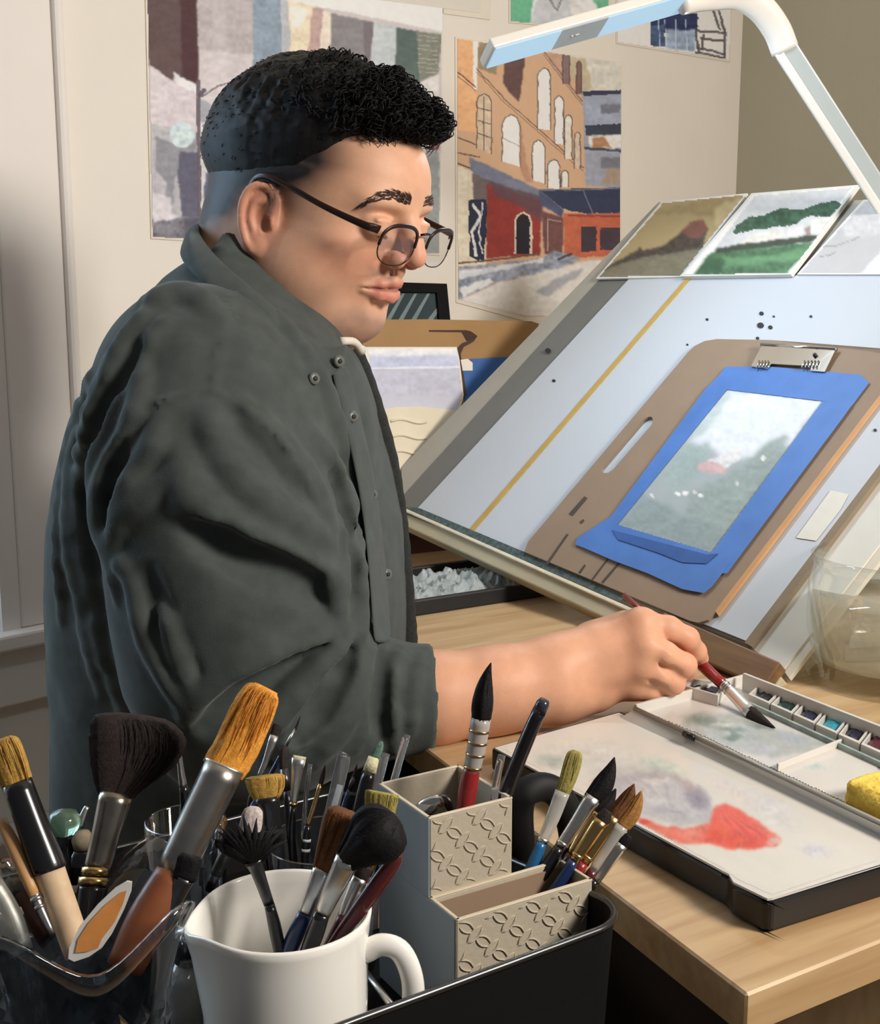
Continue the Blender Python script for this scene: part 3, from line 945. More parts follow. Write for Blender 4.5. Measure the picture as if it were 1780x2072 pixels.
c.obj('painted_area', board_map(0.0101), [(1469, 788), (1666, 812), (1441, 1119), (1246, 1062)], ILLB, M_print, paint)
tp = dict(top=[(1452, 762), (1468, 742), (1560, 742), (1740, 758), (1758, 774), (1722, 822), (1668, 812), (1468, 788), (1440, 800), (1424, 790)],
          left=[(1432, 780), (1470, 788), (1248, 1062), (1230, 1096), (1190, 1112), (1164, 1102), (1168, 1088), (1236, 1044)],
          right=[(1664, 812), (1724, 818), (1704, 846), (1470, 1160), (1440, 1160), (1400, 1140), (1440, 1118)],
          bottom=[(1180, 1108), (1236, 1064), (1250, 1062), (1440, 1118), (1476, 1140), (1440, 1186), (1424, 1200), (1380, 1192), (1310, 1160), (1240, 1134)])
for i, (kk, ps) in enumerate(tp.items()):
    slab('tape_strip', ps, BRD, 0.0005, M_ctape, clip, lift=0.0108 + i * 0.0004)
slab('tape_wrinkle', [(1238, 1072), (1300, 1088), (1430, 1122), (1452, 1120), (1428, 1140), (1380, 1138), (1330, 1118), (1250, 1092)], BRD, 0.0008, mat('wet_tape', (52, 92, 158), 0.35, var=0.15, scale=40), clip, lift=0.0130)
M_chrome = mat('chrome', (208, 208, 205), 0.14, 1.0, var=0.03)
q = lambda x, y, l: board_map(l)(x, y)
V, Fc = slab_data([q(1540, 700, .015), q(1690, 707, .015), q(1668, 752, .013), q(1640, 750, .013), q(1635, 740, .0135), q(1560, 736, .0135), q(1552, 746, .013), q(1519, 741, .013)], BN, 0.0015)
cl = mk('clip', V, Fc, M_chrome, clip)
tube('hinge_roll', [q(1540, 697, .014), q(1692, 707, .014)], 0.0028, M_chrome, cl, 10)
for x0 in (1530, 1536, 1542, 1548, 1622, 1629, 1636, 1643, 1650):
    tube('clip_tooth', [q(x0 + 6, 730, .0152), q(x0, 744, .0148)], 0.0011, M_chrome, cl, 6)
tube('rivet', [q(1648, 718, .0145), q(1648, 718, .0175)], 0.0025, mat('rivet_dark', (60, 58, 55), 0.4, 0.6), cl, 10)

foam = tag(slab('white_foam_board', [(1514, 1308), (1850, 855), (1850, 1010), (1585, 1354)], BRD, 0.006, mat('foam_board_worn', (216, 214, 206), 0.7, var=0.05, scale=25), lift=-0.004), 'worn white foam board projecting past the right edge of the drawing board', 'board')
slab('taped_scrap', [(1610, 1088), (1680, 992), (1716, 1000), (1700, 1030), (1650, 1094)], BRD, 0.0004, mat('masking_tape', (222, 218, 208), 0.6, var=0.04, bump=0.2, bscale=80), foam, lift=0.0045)
slab('foam_edge', [(1583, 1354), (1850, 1007), (1850, 1045), (1596, 1372)], BRD, 0.006, mat('foam_edge_cream', (214, 206, 190), 0.8, var=0.08), foam, lift=-0.006)

# ------------------------------------------------------------------ desk lamp
M_lampw = mat('lamp_white', (226, 222, 214), 0.35, var=0.01)
lamp = thing('desk_lamp', (*onz(1850, 1120, TZ)[:2], TZ), 'white swing-arm strip desk lamp reaching over the board', 'lamp')
H0, H1 = D(988, 118, 1.42), D(1392, 4, 1.52)
ax = unit(H1 - H0)
fn = unit(np.array([-0.10, -0.42, -0.90]))
fn = unit(fn - (fn @ ax) * ax)
sd = np.cross(ax, fn)
Lh = np.linalg.norm(H1 - H0)
hm = (H0 + H1) / 2
box('lamp_head', hm - fn * 0.006, ax * Lh / 2, sd * 0.0205, fn * 0.006, M_lampw, lamp, 0.002)
M_diff = mat('lamp_diffuser', (120, 150, 172), 0.3, var=0, emit=(176, 208, 230), emit_s=0.72)
for a, b in ((0.012, 0.325), (0.555, 0.985)):
    box('diffuser', H0 + ax * Lh * (a + b) / 2 + fn * 0.0006, ax * Lh * (b - a) / 2, sd * 0.0184, fn * 0.0012, M_diff, lamp)
box('control_panel', H0 + ax * Lh * 0.44 + fn * 0.0006, ax * Lh * 0.115, sd * 0.0184, fn * 0.001, mat('panel_grey', (176, 190, 198), 0.25, var=0.06), lamp)
for a in (0.40, 0.42, 0.43):
    tube('touch_dot', [H0 + ax * Lh * a + fn * 0.0015, H0 + ax * Lh * a + fn * 0.0022], 0.0016, M_card, lamp, 8)
J = catmull([D(1378, 8, 1.515), D(1430, -6, 1.53), D(1490, -10, 1.54), D(1536, 14, 1.55), D(1570, 58, 1.56), D(1588, 102, 1.565)], 6)
vw = unit(J[0] - EYE)
tube('elbow', J, [(0.0125 + 0.004 * min(1, i / 8), 0.010) for i in range(len(J))], M_lampw, lamp, 16, ref=vw)
A0, A1 = D(1586, 96, 1.565), D(1850, 505, 1.60)
ad = unit(A1 - A0)
asd = unit(np.cross(ad, vw))
box('lamp_arm', (A0 + A1) / 2, (A1 - A0) / 2, asd * 0.0142, vw * 0.007, mat('arm_shade_grey', (176, 182, 180), 0.35, var=0.02), lamp, 0.002)  # grey stands for the arm's shaded underside
box('arm_lit_edge', (A0 + A1) / 2 - asd * 0.0085, (A1 - A0) / 2, asd * 0.0052, vw * 0.0085, M_lampw, lamp, 0.002)  # white strip imitates light on the arm's top edge
A2 = onz(1852, 900, TZ)
tube('lamp_stand', [A1, A1 + (A2 - A1) * .05 + np.array([0.01, 0, -.02]), np.array([A1[0] + .02, A1[1] + .03, TZ])], 0.011, M_lampw, lamp, 12)
lathe('lamp_base', [(0.0, 0), (0.06, 0), (0.06, 0.012), (0.02, 0.018), (0.0, 0.018)], (A1[0] + .02, A1[1] + .03, TZ), M_lampw, lamp)
la = area_light('lamp_glow', tuple(hm + fn * 0.012), tuple(hm + fn), Lh * 0.9, 1.7, (0.72, 0.87, 1.0), 0.03)
la.rotation_euler = Matrix((ax, np.cross(-fn, ax), -fn)).transposed().to_euler()

# ------------------------------------------------------------------ things standing behind and under the board
fr = thing('picture_frame', tuple(D(850, 640, 1.98)), 'small black picture frame with striped reflection, standing behind the brown panel', 'picture frame')
FP = (D(850, 640, 1.985), unit(np.array([0.25, -1, 0.12])))
M_blk = mat('black_frame', (20, 20, 22), 0.7, var=0.1, spec=0.12)
outer = [(770, 570), (904, 574), (918, 720), (770, 720)]
inner = [(776, 590), (884, 592), (894, 716), (776, 714)]
slab('frame', outer, FP, 0.012, M_blk, fr, holes=[inner])
gl = slab('glass', [(774, 588), (886, 590), (896, 717), (774, 716)], FP, 0.002, mat('frame_glass', (44, 60, 64), 0.5, var=0.1, spec=0.15), fr, lift=-0.006)
M_ref = mat('reflection_pale', (118, 138, 138), 0.5, var=0.1, spec=0.2)  # pale strips on the glass painted as its reflections
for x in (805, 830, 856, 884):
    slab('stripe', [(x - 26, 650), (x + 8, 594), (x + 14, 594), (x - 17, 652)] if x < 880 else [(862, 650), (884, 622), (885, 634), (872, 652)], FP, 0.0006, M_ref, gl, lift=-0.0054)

HB = (D(900, 800, 1.90), unit(np.array([0.55, -1, 0.22])))
hb = tag(slab('brown_drawing_panel', [(640, 648), (860, 646), (1075, 650), (1090, 655), (1085, 672), (900, 1060), (640, 1060)], HB, 0.004, mat('hardboard_brown', (160, 122, 76), 0.65, var=0.06, scale=20)), 'brown hardboard panel leaning against the wall behind the man', 'board')
slab('hand_slot', [(868, 668), (942, 668), (952, 670), (966, 680), (960, 688), (944, 690), (934, 672), (868, 671)], HB, 0.0006, mat('slot_dark', (66, 44, 34), 0.8), hb, lift=0.0008)
wp = tag(slab('lavender_wash_painting', [(742, 702), (924, 702), (930, 730), (938, 800), (928, 838), (752, 838)], HB, 0.002, M_paper, lift=0.004), 'lavender wash painting curling off the brown panel', 'painting')
c = Canvas(740, 700, 942, 840, 2.5, (182, 172, 170))
c.poly([(740, 700), (928, 700), (930, 722), (740, 724)], (216, 204, 190), 1, 2, 1)
c.poly([(740, 722), (930, 718), (934, 742), (740, 742)], (178, 174, 184), 1, 3, 2)
c.line([(744, 745), (932, 743)], 4, (220, 212, 206), .9, 1)
c.poly([(740, 748), (936, 746), (940, 800), (740, 800)], (176, 166, 168), .8, 4, 3)
def hmap(l):
    p0 = HB[0] + HB[1] * l
    return lambda x, y: onplane(x, y, p0, HB[1])
c.obj('painted_area', hmap(0.0043), [(744, 703), (923, 703), (929, 732), (936, 800), (926, 836), (754, 836)], ILL, M_print, wp)
slab('shadow_edge', [(924, 706), (936, 694), (958, 686), (960, 690), (938, 702), (932, 716), (944, 800), (938, 802)], HB, 0.0006, mat('curl_shadow', (72, 54, 48), 0.8), wp, lift=0.0035)  # dark strip drawn as the shadow of the curled sheet
tag(slab('blue_tape_roll_end', [(936, 752), (952, 726), (1040, 722), (1040, 830), (942, 830)], HB, 0.001, mat('deep_blue_tape', (52, 96, 160), 0.6, var=0.08), lift=0.0025), 'piece of deep blue tape stuck on the brown panel beside the board edge', 'tape')
tag(slab('cream_label', [(932, 728), (946, 726), (956, 734), (956, 750), (936, 750)], HB, 0.0008, M_paper, lift=0.0036), 'small cream paper tab between lavender painting and blue tape', 'paper')
tag(slab('white_side_card', [(690, 690), (712, 688), (744, 704), (752, 840), (690, 840)], HB, 0.002, M_card, lift=0.0062), 'white card edge just behind the open shirt collar', 'paper')
cp = tag(slab('cream_relief_paper', [(752, 832), (800, 824), (850, 822), (935, 832), (890, 905), (830, 1000), (752, 1000)], HB, 0.003, mat('cream_paper', (226, 214, 190), 0.8, var=0.04, scale=30, bump=0.4, bscale=45), lift=0.009), 'cream embossed paper sheet leaning below the lavender painting', 'paper')
for y in (852, 884, 916):
    P = [hmap(0.0095)(x, y + 4 * math.sin(x / 12)) for x in range(790, 870, 8)]
    tube('emboss', P, 0.0022, MATS['cream_paper'], cp, 6)

# black tray with crumpled plastic under the board
M_btray = mat('black_plastic', (24, 24, 26), 0.5, var=0.15, scale=60)
tr0 = thing('shallow_tray', tuple(onz(950, 1230, TZ)), 'shallow black tray of crumpled plastic under the raised board', 'tray')
a, b = onz(800, 1252, TZ), onz(1135, 1200, TZ)
e1 = unit(b - a); e2 = np.array([-e1[1], e1[0], 0])
c0 = (a + b) / 2
Lt = np.linalg.norm(b - a) / 2
box('tray_wall', c0 + np.array([0, 0, 0.010]), e1 * Lt, e2 * 0.004, UZ * 0.010, M_btray, tr0, 0.002)
box('tray_wall', c0 + e2 * 0.16 + np.array([0, 0, 0.010]), e1 * Lt, e2 * 0.004, UZ * 0.010, M_btray, tr0, 0.002)
box('tray_wall', c0 + e2 * 0.08 + e1 * Lt + np.array([0, 0, 0.010]), e1 * 0.004, e2 * 0.08, UZ * 0.010, M_btray, tr0, 0.002)
box('tray_floor', c0 + e2 * 0.08 + np.array([0, 0, 0.0025]), e1 * Lt, e2 * 0.08, UZ * 0.0022, M_btray, tr0)
nu, nv_ = 90, 44
gu, gv = np.meshgrid(np.linspace(0, 1, nu), np.linspace(0, 1, nv_), indexing='ij')
rid = lambda a_, b_, s_: 1 - np.abs(2 * vnoise(gu * a_ + 7, gv * b_ + 3, s_))
hh_ = .5 * rid(9, 5, 41) + .32 * rid(21, 11, 42) + .22 * rid(44, 22, 43) + .12 * rid(80, 40, 44)
env = np.minimum(1, 5 * np.minimum(gu, 1 - gu)) * np.minimum(1, 4 * np.minimum(gv, 1 - gv))
zz = .004 + .046 * np.clip(hh_ - .45, 0, 1) * env
V = (c0[None, None] + (gu[..., None] * 2 - 1) * e1 * Lt * .94 + (.012 + .13 * gv[..., None]) * e2 + UZ * zz[..., None] + .006 * (vnoise(gu * 40, gv * 20, 45)[..., None]) * e1).reshape(-1, 3)
I_ = np.arange(nu * nv_).reshape(nu, nv_)
Fc = np.stack([I_[:-1, :-1], I_[1:, :-1], I_[1:, 1:], I_[:-1, 1:]], -1).reshape(-1, 4)
o = fmk('crumpled_plastic', V, Fc, mat('clear_film', (156, 162, 162), 0.3, var=0.10, scale=60, bump=0.3, bscale=120))
tag(o, 'crumpled whitish plastic film lying in the black tray under the board', 'plastic bag')
rb = (D(910, 1100, 1.86), unit(np.array([0.5, -1, 0.3])))
tag(slab('red_brown_book', [(800, 1072), (1010, 1060), (1012, 1130), (800, 1150)], rb, 0.025, mat('red_brown', (92, 56, 46), 0.6, var=0.1)), 'red-brown book lying in shadow under the board', 'book')
tag(slab('navy_box', [(800, 1060), (862, 1058), (866, 1082), (800, 1086)], (rb[0] - rb[1] * -0.01, rb[1]), 0.02, mat('navy_card', (34, 44, 78), 0.6, var=0.1)), 'dark navy box behind the red-brown book under the board', 'box')

# ------------------------------------------------------------------ palette
PZ = 0.772
M_plas = mat('white_enamel', (207, 202, 194), 0.28, var=0.015, scale=8, coat=0.3)
M_pblk = mat('palette_black', (28, 25, 24), 0.35, var=0.08)
M_pprint = mat('palette_wash', (255, 255, 255), 0.3, var=0.02, attr=True, coat=0.3)
pal = thing('palette', (*onz(1300, 1640, TZ)[:2], TZ), 'open folding watercolor palette, white inside and black outside, on the desk', 'palette')
ILLP = (296, 297, 298)
PLZ = (np.array([0, 0, PZ]), UZ)
lid = [(1000, 1513), (1258, 1442), (1300, 1462), (1850, 1735), (1850, 1722), (1556, 1819), (1544, 1816), (1482, 1785), (1470, 1770), (1462, 1764)]
lidp = [(998, 1512), (1252, 1440), (1850, 1728), (1556, 1819), (1545, 1817)]
V, Fc = slab_data([onz(x, y, PZ - 0.001) for x, y in [(994, 1512), (1254, 1438), (1850, 1724), (1850, 1738), (1562, 1826), (1546, 1824), (1484, 1794), (1474, 1778), (1462, 1770)]], UZ, 0.0195)
bevel(mk('lid_shell', V, Fc, M_pblk, pal), 0.002, 2)
lf = slab('lid_inside', [(1000, 1513), (1252, 1442), (1850, 1730), (1850, 1728), (1562, 1817), (1552, 1818), (1484, 1785), (1474, 1768), (1464, 1763)], PLZ, 0.0015, M_plas, pal, lift=0.0008)
c = Canvas(996, 1436, 1784, 1824, 3, (236, 230, 220))
c.blob(1190, 1530, 130, 45, (214, 216, 212), .7, .8, 6); c.blob(1120, 1540, 50, 16, (172, 186, 180), .8, .7, 4, 5)
c.blob(1340, 1555, 60, 25, (196, 218, 206), .8, .7, 5, 20); c.blob(1260, 1560, 110, 24, (200, 204, 202), .6, .8, 6)
c.poly([(1190, 1580), (1260, 1560), (1350, 1560), (1420, 1600), (1450, 1640), (1440, 1668), (1380, 1672), (1280, 1650), (1215, 1620)], (196, 192, 196), .9, 5, 5)
c.blob(1310, 1572, 55, 14, (172, 172, 176), .7, .7, 5, -5); c.blob(1330, 1580, 40, 8, (226, 222, 220), .8, .6, 4)
for q_ in range(6):
    c.line([(1250 + q_ * 24, 1576 + q_ * 3), (1300 + q_ * 14, 1590 + q_ * 9), (1280 + q_ * 26, 1636 + q_ * 4)], 6, (228, 224, 222) if q_ % 2 else (166, 162, 172), .4, 3, soft=6)
c.blob(1300, 1620, 70, 16, (212, 210, 214), .8, .6, 5); c.blob(1350, 1640, 60, 10, (176, 172, 184), .7, .7, 5, 8)
c.blob(1410, 1615, 34, 26, (126, 116, 136), .9, .9, 4, 35); c.blob(1390, 1590, 50, 12, (184, 160, 160), .7, .8, 4, 35)
RD = (226, 82, 60)
c.poly([(1284, 1652), (1300, 1655), (1330, 1668), (1380, 1676), (1440, 1666), (1448, 1630), (1460, 1625), (1500, 1640), (1545, 1672), (1582, 1700), (1570, 1712), (1540, 1716), (1480, 1718), (1440, 1706), (1370, 1706), (1340, 1690), (1300, 1668)], (232, 120, 100), 1, 2, 3, .12)
c.poly([(1440, 1640), (1470, 1630), (1520, 1655), (1556, 1690), (1540, 1714), (1470, 1714), (1420, 1700), (1440, 1676)], RD, .9, 3, 3, .14)
c.poly([(1452, 1650), (1475, 1634), (1500, 1640), (1480, 1690), (1440, 1700), (1430, 1684)], (236, 96, 66), .9, 3, 4)
for q_ in range(7):
    c.line([(1458 + q_ * 4, 1648), (1470 + q_ * 16, 1680 + q_ * 3), (1462 + q_ * 19, 1712 - q_ * 1.2)], 3.5, (214, 62, 46) if q_ % 2 else (240, 130, 104), .45, 2, soft=3)
c.blob(1430, 1692, 40, 14, (222, 70, 48), .8, .7, 4); c.blob(1302, 1662, 14, 7, (206, 60, 50), .9, .6, 2)
c.blob(1400, 1690, 50, 14, (240, 168, 150), .5, .8, 4); c.blob(1566, 1702, 20, 8, (244, 210, 200), .9, .6, 4)
c.blob(1560, 1640, 80, 40, (222, 218, 222), .6, .9, 6, 30); c.blob(1650, 1720, 50, 18, (214, 212, 226), .7, .8, 6, 10)
c.blob(1220, 1600, 60, 10, (240, 200, 196), .6, .8, 5, 25); c.blob(1480, 1600, 70, 20, (240, 222, 214), .5, .8, 5, 35)
c.obj('dried_wash', lambda x, y: onz(x, y, PZ + 0.00092), [(1012, 1514), (1240, 1452), (1470, 1556), (1690, 1660), (1778, 1708), (1778, 1742), (1700, 1766), (1560, 1812), (1490, 1780), (1460, 1758)], ILLP, M_pprint, pal, 1.12)
# hinge ridge between the halves
hz = PZ + 0.006
hin = [(1256, 1446), (1288, 1432), (1310, 1440), (1850, 1686), (1850, 1722)]
V, Fc = slab_data([onz(1252, 1454, PZ), onz(1282, 1436, PZ + .009), onz(1850, 1704, PZ + .009), onz(1850, 1728, PZ)], unit(np.cross(onz(1850, 1728, PZ) - onz(1252, 1454, PZ), onz(1282, 1436, PZ + .009) - onz(1252, 1454, PZ))) * 1, 0.002)
M_hgrey = mat('enamel_grey', (206, 203, 196), 0.3, var=0.03)
mk('hinge_wall', V, Fc, M_hgrey, pal)
tube('hinge_pin', [onz(1284, 1434, PZ + .0095), onz(1850, 1698, PZ + .0095)], 0.0022, mat('hinge_pin_grey', (150, 148, 140), 0.4, 0.3), pal, 10)
tube('hinge_knuckle', [onz(1384, 1484, PZ + .0095), onz(1404, 1493, PZ + .0095)], 0.0026, M_pblk, pal, 10)
# mixing half
TZ2 = PZ - 0.002
V, Fc = slab_data([onz(x, y, TZ2) for x, y in [(1284, 1437), (1440, 1388), (1508, 1374), (1560, 1408), (1850, 1520), (1850, 1700)]], UZ, 0.017)
mk('mixing_tray', V, Fc, M_plas, pal)
c = Canvas(1280, 1390, 1784, 1660, 3, (236, 231, 224))
c.poly([(1370, 1465), (1420, 1440), (1500, 1445), (1620, 1490), (1690, 1500), (1640, 1525), (1560, 1530), (1470, 1515), (1400, 1490)], (190, 196, 192), .9, 4, 5)
c.blob(1420, 1458, 56, 16, (146, 160, 150), .9, .7, 4, 8); c.blob(1475, 1475, 50, 9, (136, 150, 142), .8, .7, 4, 8); c.blob(1460, 1468, 30, 6, (226, 224, 218), .9, .6, 3)
c.blob(1482, 1492, 24, 8, (112, 134, 120), .9, .6, 3); c.blob(1600, 1495, 44, 16, (184, 190, 206), .8, .7, 5, 12); c.blob(1540, 1470, 30, 8, (130, 142, 140), .8, .8, 3, 10)
c.blob(1540, 1515, 60, 12, (206, 206, 212), .7, .8, 5); c.blob(1650, 1552, 40, 10, (206, 222, 220), .8, .8, 4)
c.obj('dried_wash', lambda x, y: onz(x, y, TZ2 + 0.0006), [(1300, 1440), (1388, 1412), (1480, 1400), (1520, 1420), (1690, 1500), (1778, 1530), (1778, 1656), (1690, 1616), (1420, 1490)], ILLP, M_pprint, pal, 1.12)
box('divider', (onz(1572, 1556, PZ) + onz(1708, 1503, PZ)) / 2 + UZ * 0.0015, (onz(1708, 1503, PZ) - onz(1572, 1556, PZ)) / 2, TU * 0.0012, UZ * 0.003, M_plas, pal, 0.0006)
pa, pb = onz(1504, 1376, PZ + .008), onz(1850, 1512, PZ + .008)
box('rear_wall', (pa + pb) / 2 - UZ * 0.004, (pb - pa) / 2, np.array([-(pb - pa)[1], (pb - pa)[0], 0]) / np.linalg.norm(pb - pa) * 0.0018, UZ * 0.011, M_hgrey, pal, 0.0008)
pa2, pb2 = onz(1512, 1425, PZ), onz(1850, 1580, PZ)
box('well_wall', (pa2 + pb2) / 2, (pb2 - pa2) / 2, np.array([-(pb2 - pa2)[1], (pb2 - pa2)[0], 0]) / np.linalg.norm(pb2 - pa2) * 0.0015, UZ * 0.003, mat('stained_wall', (150, 165, 160), 0.4, var=0.3, scale=80), pal, 0.0006)
pa3, pb3 = onz(1285, 1434, PZ + .004), onz(1508, 1372, PZ + .004)
box('end_wall', (pa3 + pb3) / 2 - UZ * 0.004, (pb3 - pa3) / 2, np.array([-(pb3 - pa3)[1], (pb3 - pa3)[0], 0]) / np.linalg.norm(pb3 - pa3) * 0.0018, UZ * 0.008, M_plas, pal, 0.0008)
def pan(pts, col, label, h=0.009):
    """pts: outline of a half pan in picture pixels: left-near, left-far, right-far, right-near"""
    q = [onz(x, y, TZ2) for x, y in pts]
    cen = sum(q) / 4
    o = thing('paint_pan', cen, label, 'paint pan', 'paint pans in the palette')
    out = [p + (cen - p) * 0.03 for p in q]
    inn = [p + (cen - p) * 0.20 for p in q]
    V = [p + UZ * 0.0003 for p in out] + [p + UZ * h for p in out] + [p + UZ * h for p in inn] + [p + UZ * 0.002 for p in inn]
    Fc = [(3, 2, 1, 0)]
    for s in (0, 4, 8):
        for i in range(4):
            Fc.append((s + i, s + (i + 1) % 4, s + 4 + (i + 1) % 4, s + 4 + i))
    Fc.append((12, 13, 14, 15))
    mk('pan_cup', V, Fc, M_plas, o)
    n = 10
    Vv, Ff = [], []
    for i in range(n):
        for j in range(n):
            a, b = i / (n - 1), j / (n - 1)
            p = (inn[0] * (1 - a) + inn[3] * a) * (1 - b) + (inn[1] * (1 - a) + inn[2] * a) * b
            e = min(a, 1 - a, b, 1 - b)
            Vv.append(p + UZ * (h * 0.45 + min(e, .25) * 0.012 + random.uniform(-.0009, .0011)))
    for i in range(n - 1):
        for j in range(n - 1):
            Ff.append((i * n + j, (i + 1) * n + j, (i + 1) * n + j + 1, i * n + j + 1))
    mk('paint_cake', Vv, Ff, mat('cake_%d_%d_%d' % col, col, 0.3, var=0.25, scale=200, bump=0.5, bscale=300), o, True)
pan([(1378, 1410), (1400, 1396), (1475, 1402), (1452, 1432)], (34, 36, 40), 'single white pan of black paint set apart under the brush', 0.011)
row = [((30, 34, 38), 'pan of black paint, first in the row beside the palette end wall'), ((24, 52, 46), 'pan of dark green paint in the palette row'), ((40, 40, 66), 'pan of indigo paint in the palette row'),
       ((52, 142, 160), 'pan of turquoise paint in the palette row'), ((30, 28, 48), 'pan of near-black violet paint in the palette row'), ((84, 34, 46), 'pan of maroon paint in the palette row'), ((206, 44, 44), 'pan of bright red paint in the palette row')]
for i, (col, lb) in enumerate(row):
    a, b = i / 7.0, (i + 0.94) / 7.0
    A = lambda t: (1512 + t * 318, 1424 + t * 145)
    B = lambda t: (1522 + t * 318, 1394 + t * 128)
    pan([A(a), (B(a)[0] + 20, B(a)[1] + 2), (B(b)[0] + 20, B(b)[1] + 2), A(b)], col, lb)
# sponge
sp0 = onz(1706, 1626, TZ2 + .002)
f = Field(sp0 + np.array([-.02, -.05, -.005]), sp0 + np.array([.12, .07, .04]), 0.0014)
sx = unit(onz(1850, 1690, TZ2) - onz(1706, 1626, TZ2)); sy = np.array([-sx[1], sx[0], 0])
for i in range(2):
    f.ell(sp0 + sx * .036 + sy * .018 + UZ * .010, (.040, .024, .0125), 0.002, 1, np.array([sx, sy, UZ]))
for a in np.linspace(.006, .066, 7):
    f.cap(sp0 + sx * a + sy * .004 + UZ * .005, sp0 + sx * a + sy * .032 + UZ * .005, .0065, k=.004)
    f.cap(sp0 + sx * a + sy * .004 + UZ * .014, sp0 + sx * a + sy * .032 + UZ * .014, .0055, k=.004)
V, Fc = f.mesh()
V += 0.00025 * RNG.standard_normal(V.shape)
tag(fmk('sponge', V, Fc, mat('yellow_sponge', (247, 208, 92), 0.9, var=0.08, scale=300, bump=0.3, bscale=900)), 'yellow sponge lying in the mixing half of the palette', 'sponge')

# ------------------------------------------------------------------ water jar
jb = onz(1808, 1374, TZ)
jc = np.array([jb[0], jb[1], TZ])
d = np.linalg.norm(jc - EYE)
R = 164 / FPX * d
M_glass = thin_glass('clear_glass', (252, 254, 253), 0.12, 0.02, 0.45)
jar = thing('glass_jar', jc, 'clear glass water jar standing right of the palette', 'jar')
hj = 0.128
prof = [(0, 0), (R * .93, 0), (R, .004), (R, .012), (R * .99, .018), (R, .03), (R, hj * .74), (R * .995, hj * .80), (R * .965, hj * .86), (R * .95, hj * .92), (R * .985, hj), (R * .96, hj * 1.006), (R * .92, hj * .95),
        (R * .925, hj * .86), (R * .95, hj * .79), (R * .955, hj * .7), (R * .955, .03), (R * .93, .022), (0, .020)]
lathe('jar_wall', prof, jc, M_glass, jar, 48)
M_water = cloudy('paint_water', (240, 238, 230), (236, 228, 210), 0.30)
wt = lathe('water', [(0, .0205), (R * .92, .0225), (R * .954, .031), (R * .954, hj * .66), (0, hj * .66)], jc, M_water, None, 48)
tag(wt, 'cloudy rinse water filling the glass jar', 'water')
pp = thing('paper_strip', tuple(jc + np.array([0.0, .09, 0])), 'cream folded paper strip standing behind the water jar', 'paper')
SP = (jc + np.array([0, .14, .1]), unit(np.array([-.3, -1, .35])))
slab('sheet', [(1716, 1146), (1766, 1060), (1800, 1040), (1800, 1060), (1740, 1150)], SP, 0.002, M_paper, pp)
# ------------------------------------------------------------------ the man
PHI, PP = math.radians(30), math.radians(14)
hF0 = np.array([math.cos(PHI), -math.sin(PHI), 0])
HS = np.array([-math.sin(PHI), -math.cos(PHI), 0])          # towards his right ear
HF = hF0 * math.cos(PP) - UZ * math.sin(PP)
HU = hF0 * math.sin(PP) + UZ * math.cos(PP)
HO = D(540, 432, 1.2 - .078 * math.cos(PHI)) - .078 * HS
HM = np.stack([HF, HS, HU])                                 # world -> head rows
def h2w(p):
    return HO + np.asarray(p, float) @ HM
def w2h(p):
    return (np.asarray(p) - HO) @ HM.T
def hpx(px, py, off):
    """head coordinates of a picture point lying off metres right of the middle plane"""
    return w2h(onplane(px, py, HO + off * HS, HS))

man = thing('person', (-0.19, 1.2, 0), 'man with short black hair and glasses, in a dark green shirt, holding a brush', 'person')

f = Field((-.155, -.115, -.205), (.145, .115, .150), 0.0017)
e = f.ell
e((-.016, 0, .046), (.106, .0785, .080), .01)
e((.030, 0, .046), (.074, .068, .055), .02)
for s in (-1, 1):
    e((.080, s * .024, .031), (.0205, .027, .010), .014)
e((.030, 0, -.015), (.060, .064, .062), .03)
for s in (-1, 1):
    e((.056, s * .038, -.014), (.024, .024, .020), .02)        # cheekbones
    e((.034, s * .043, -.046), (.032, .025, .032), .025)       # full cheeks
    e((.006, s * .056, -.050), (.036, .022, .034), .03)        # jaw angle
    e((.036, s * .024, -.076), (.034, .024, .020), .022)       # jaw line
e((.073, 0, -.078), (.0175, .021, .0175), .016)                 # chin
e((.018, 0, -.088), (.048, .044, .020), .03)                   # under the chin
e((.066, 0, -.046), (.026, .025, .026), .018)                   # muzzle
# eye sockets and lids
for s in (-1, 1):
    e((.104, s * .034, .012), (.013, .019, .010), .014, -1)
    e((.0845, s * .033, .010), (.0135, .0155, .0125), .004)
    e((.0945, s * .0335, .0165), (.0035, .013, .0022), .004)   # lid fold
# nose
f.chain([(.0955, 0, .026), (.1015, 0, .014), (.1085, 0, .001), (.1135, 0, -.009)], [.0078, .0070, .0076, .0090], .009)
e((.1135, 0, -.0118), (.0092, .0098, .0085), .005)
for s in (-1, 1):
    e((.1010, s * .0135, -.0165), (.0110, .0066, .0085), .004)
    e((.1060, s * .0072, -.0245), (.0070, .0042, .0050), .002, -1)
    f.chain([(.097, s * .0205, -.012), (.0915, s * .0235, -.020), (.0885, s * .027, -.030)], .0016, .006, -1)
e((.101, 0, -.027), (.004, .006, .006), .004)
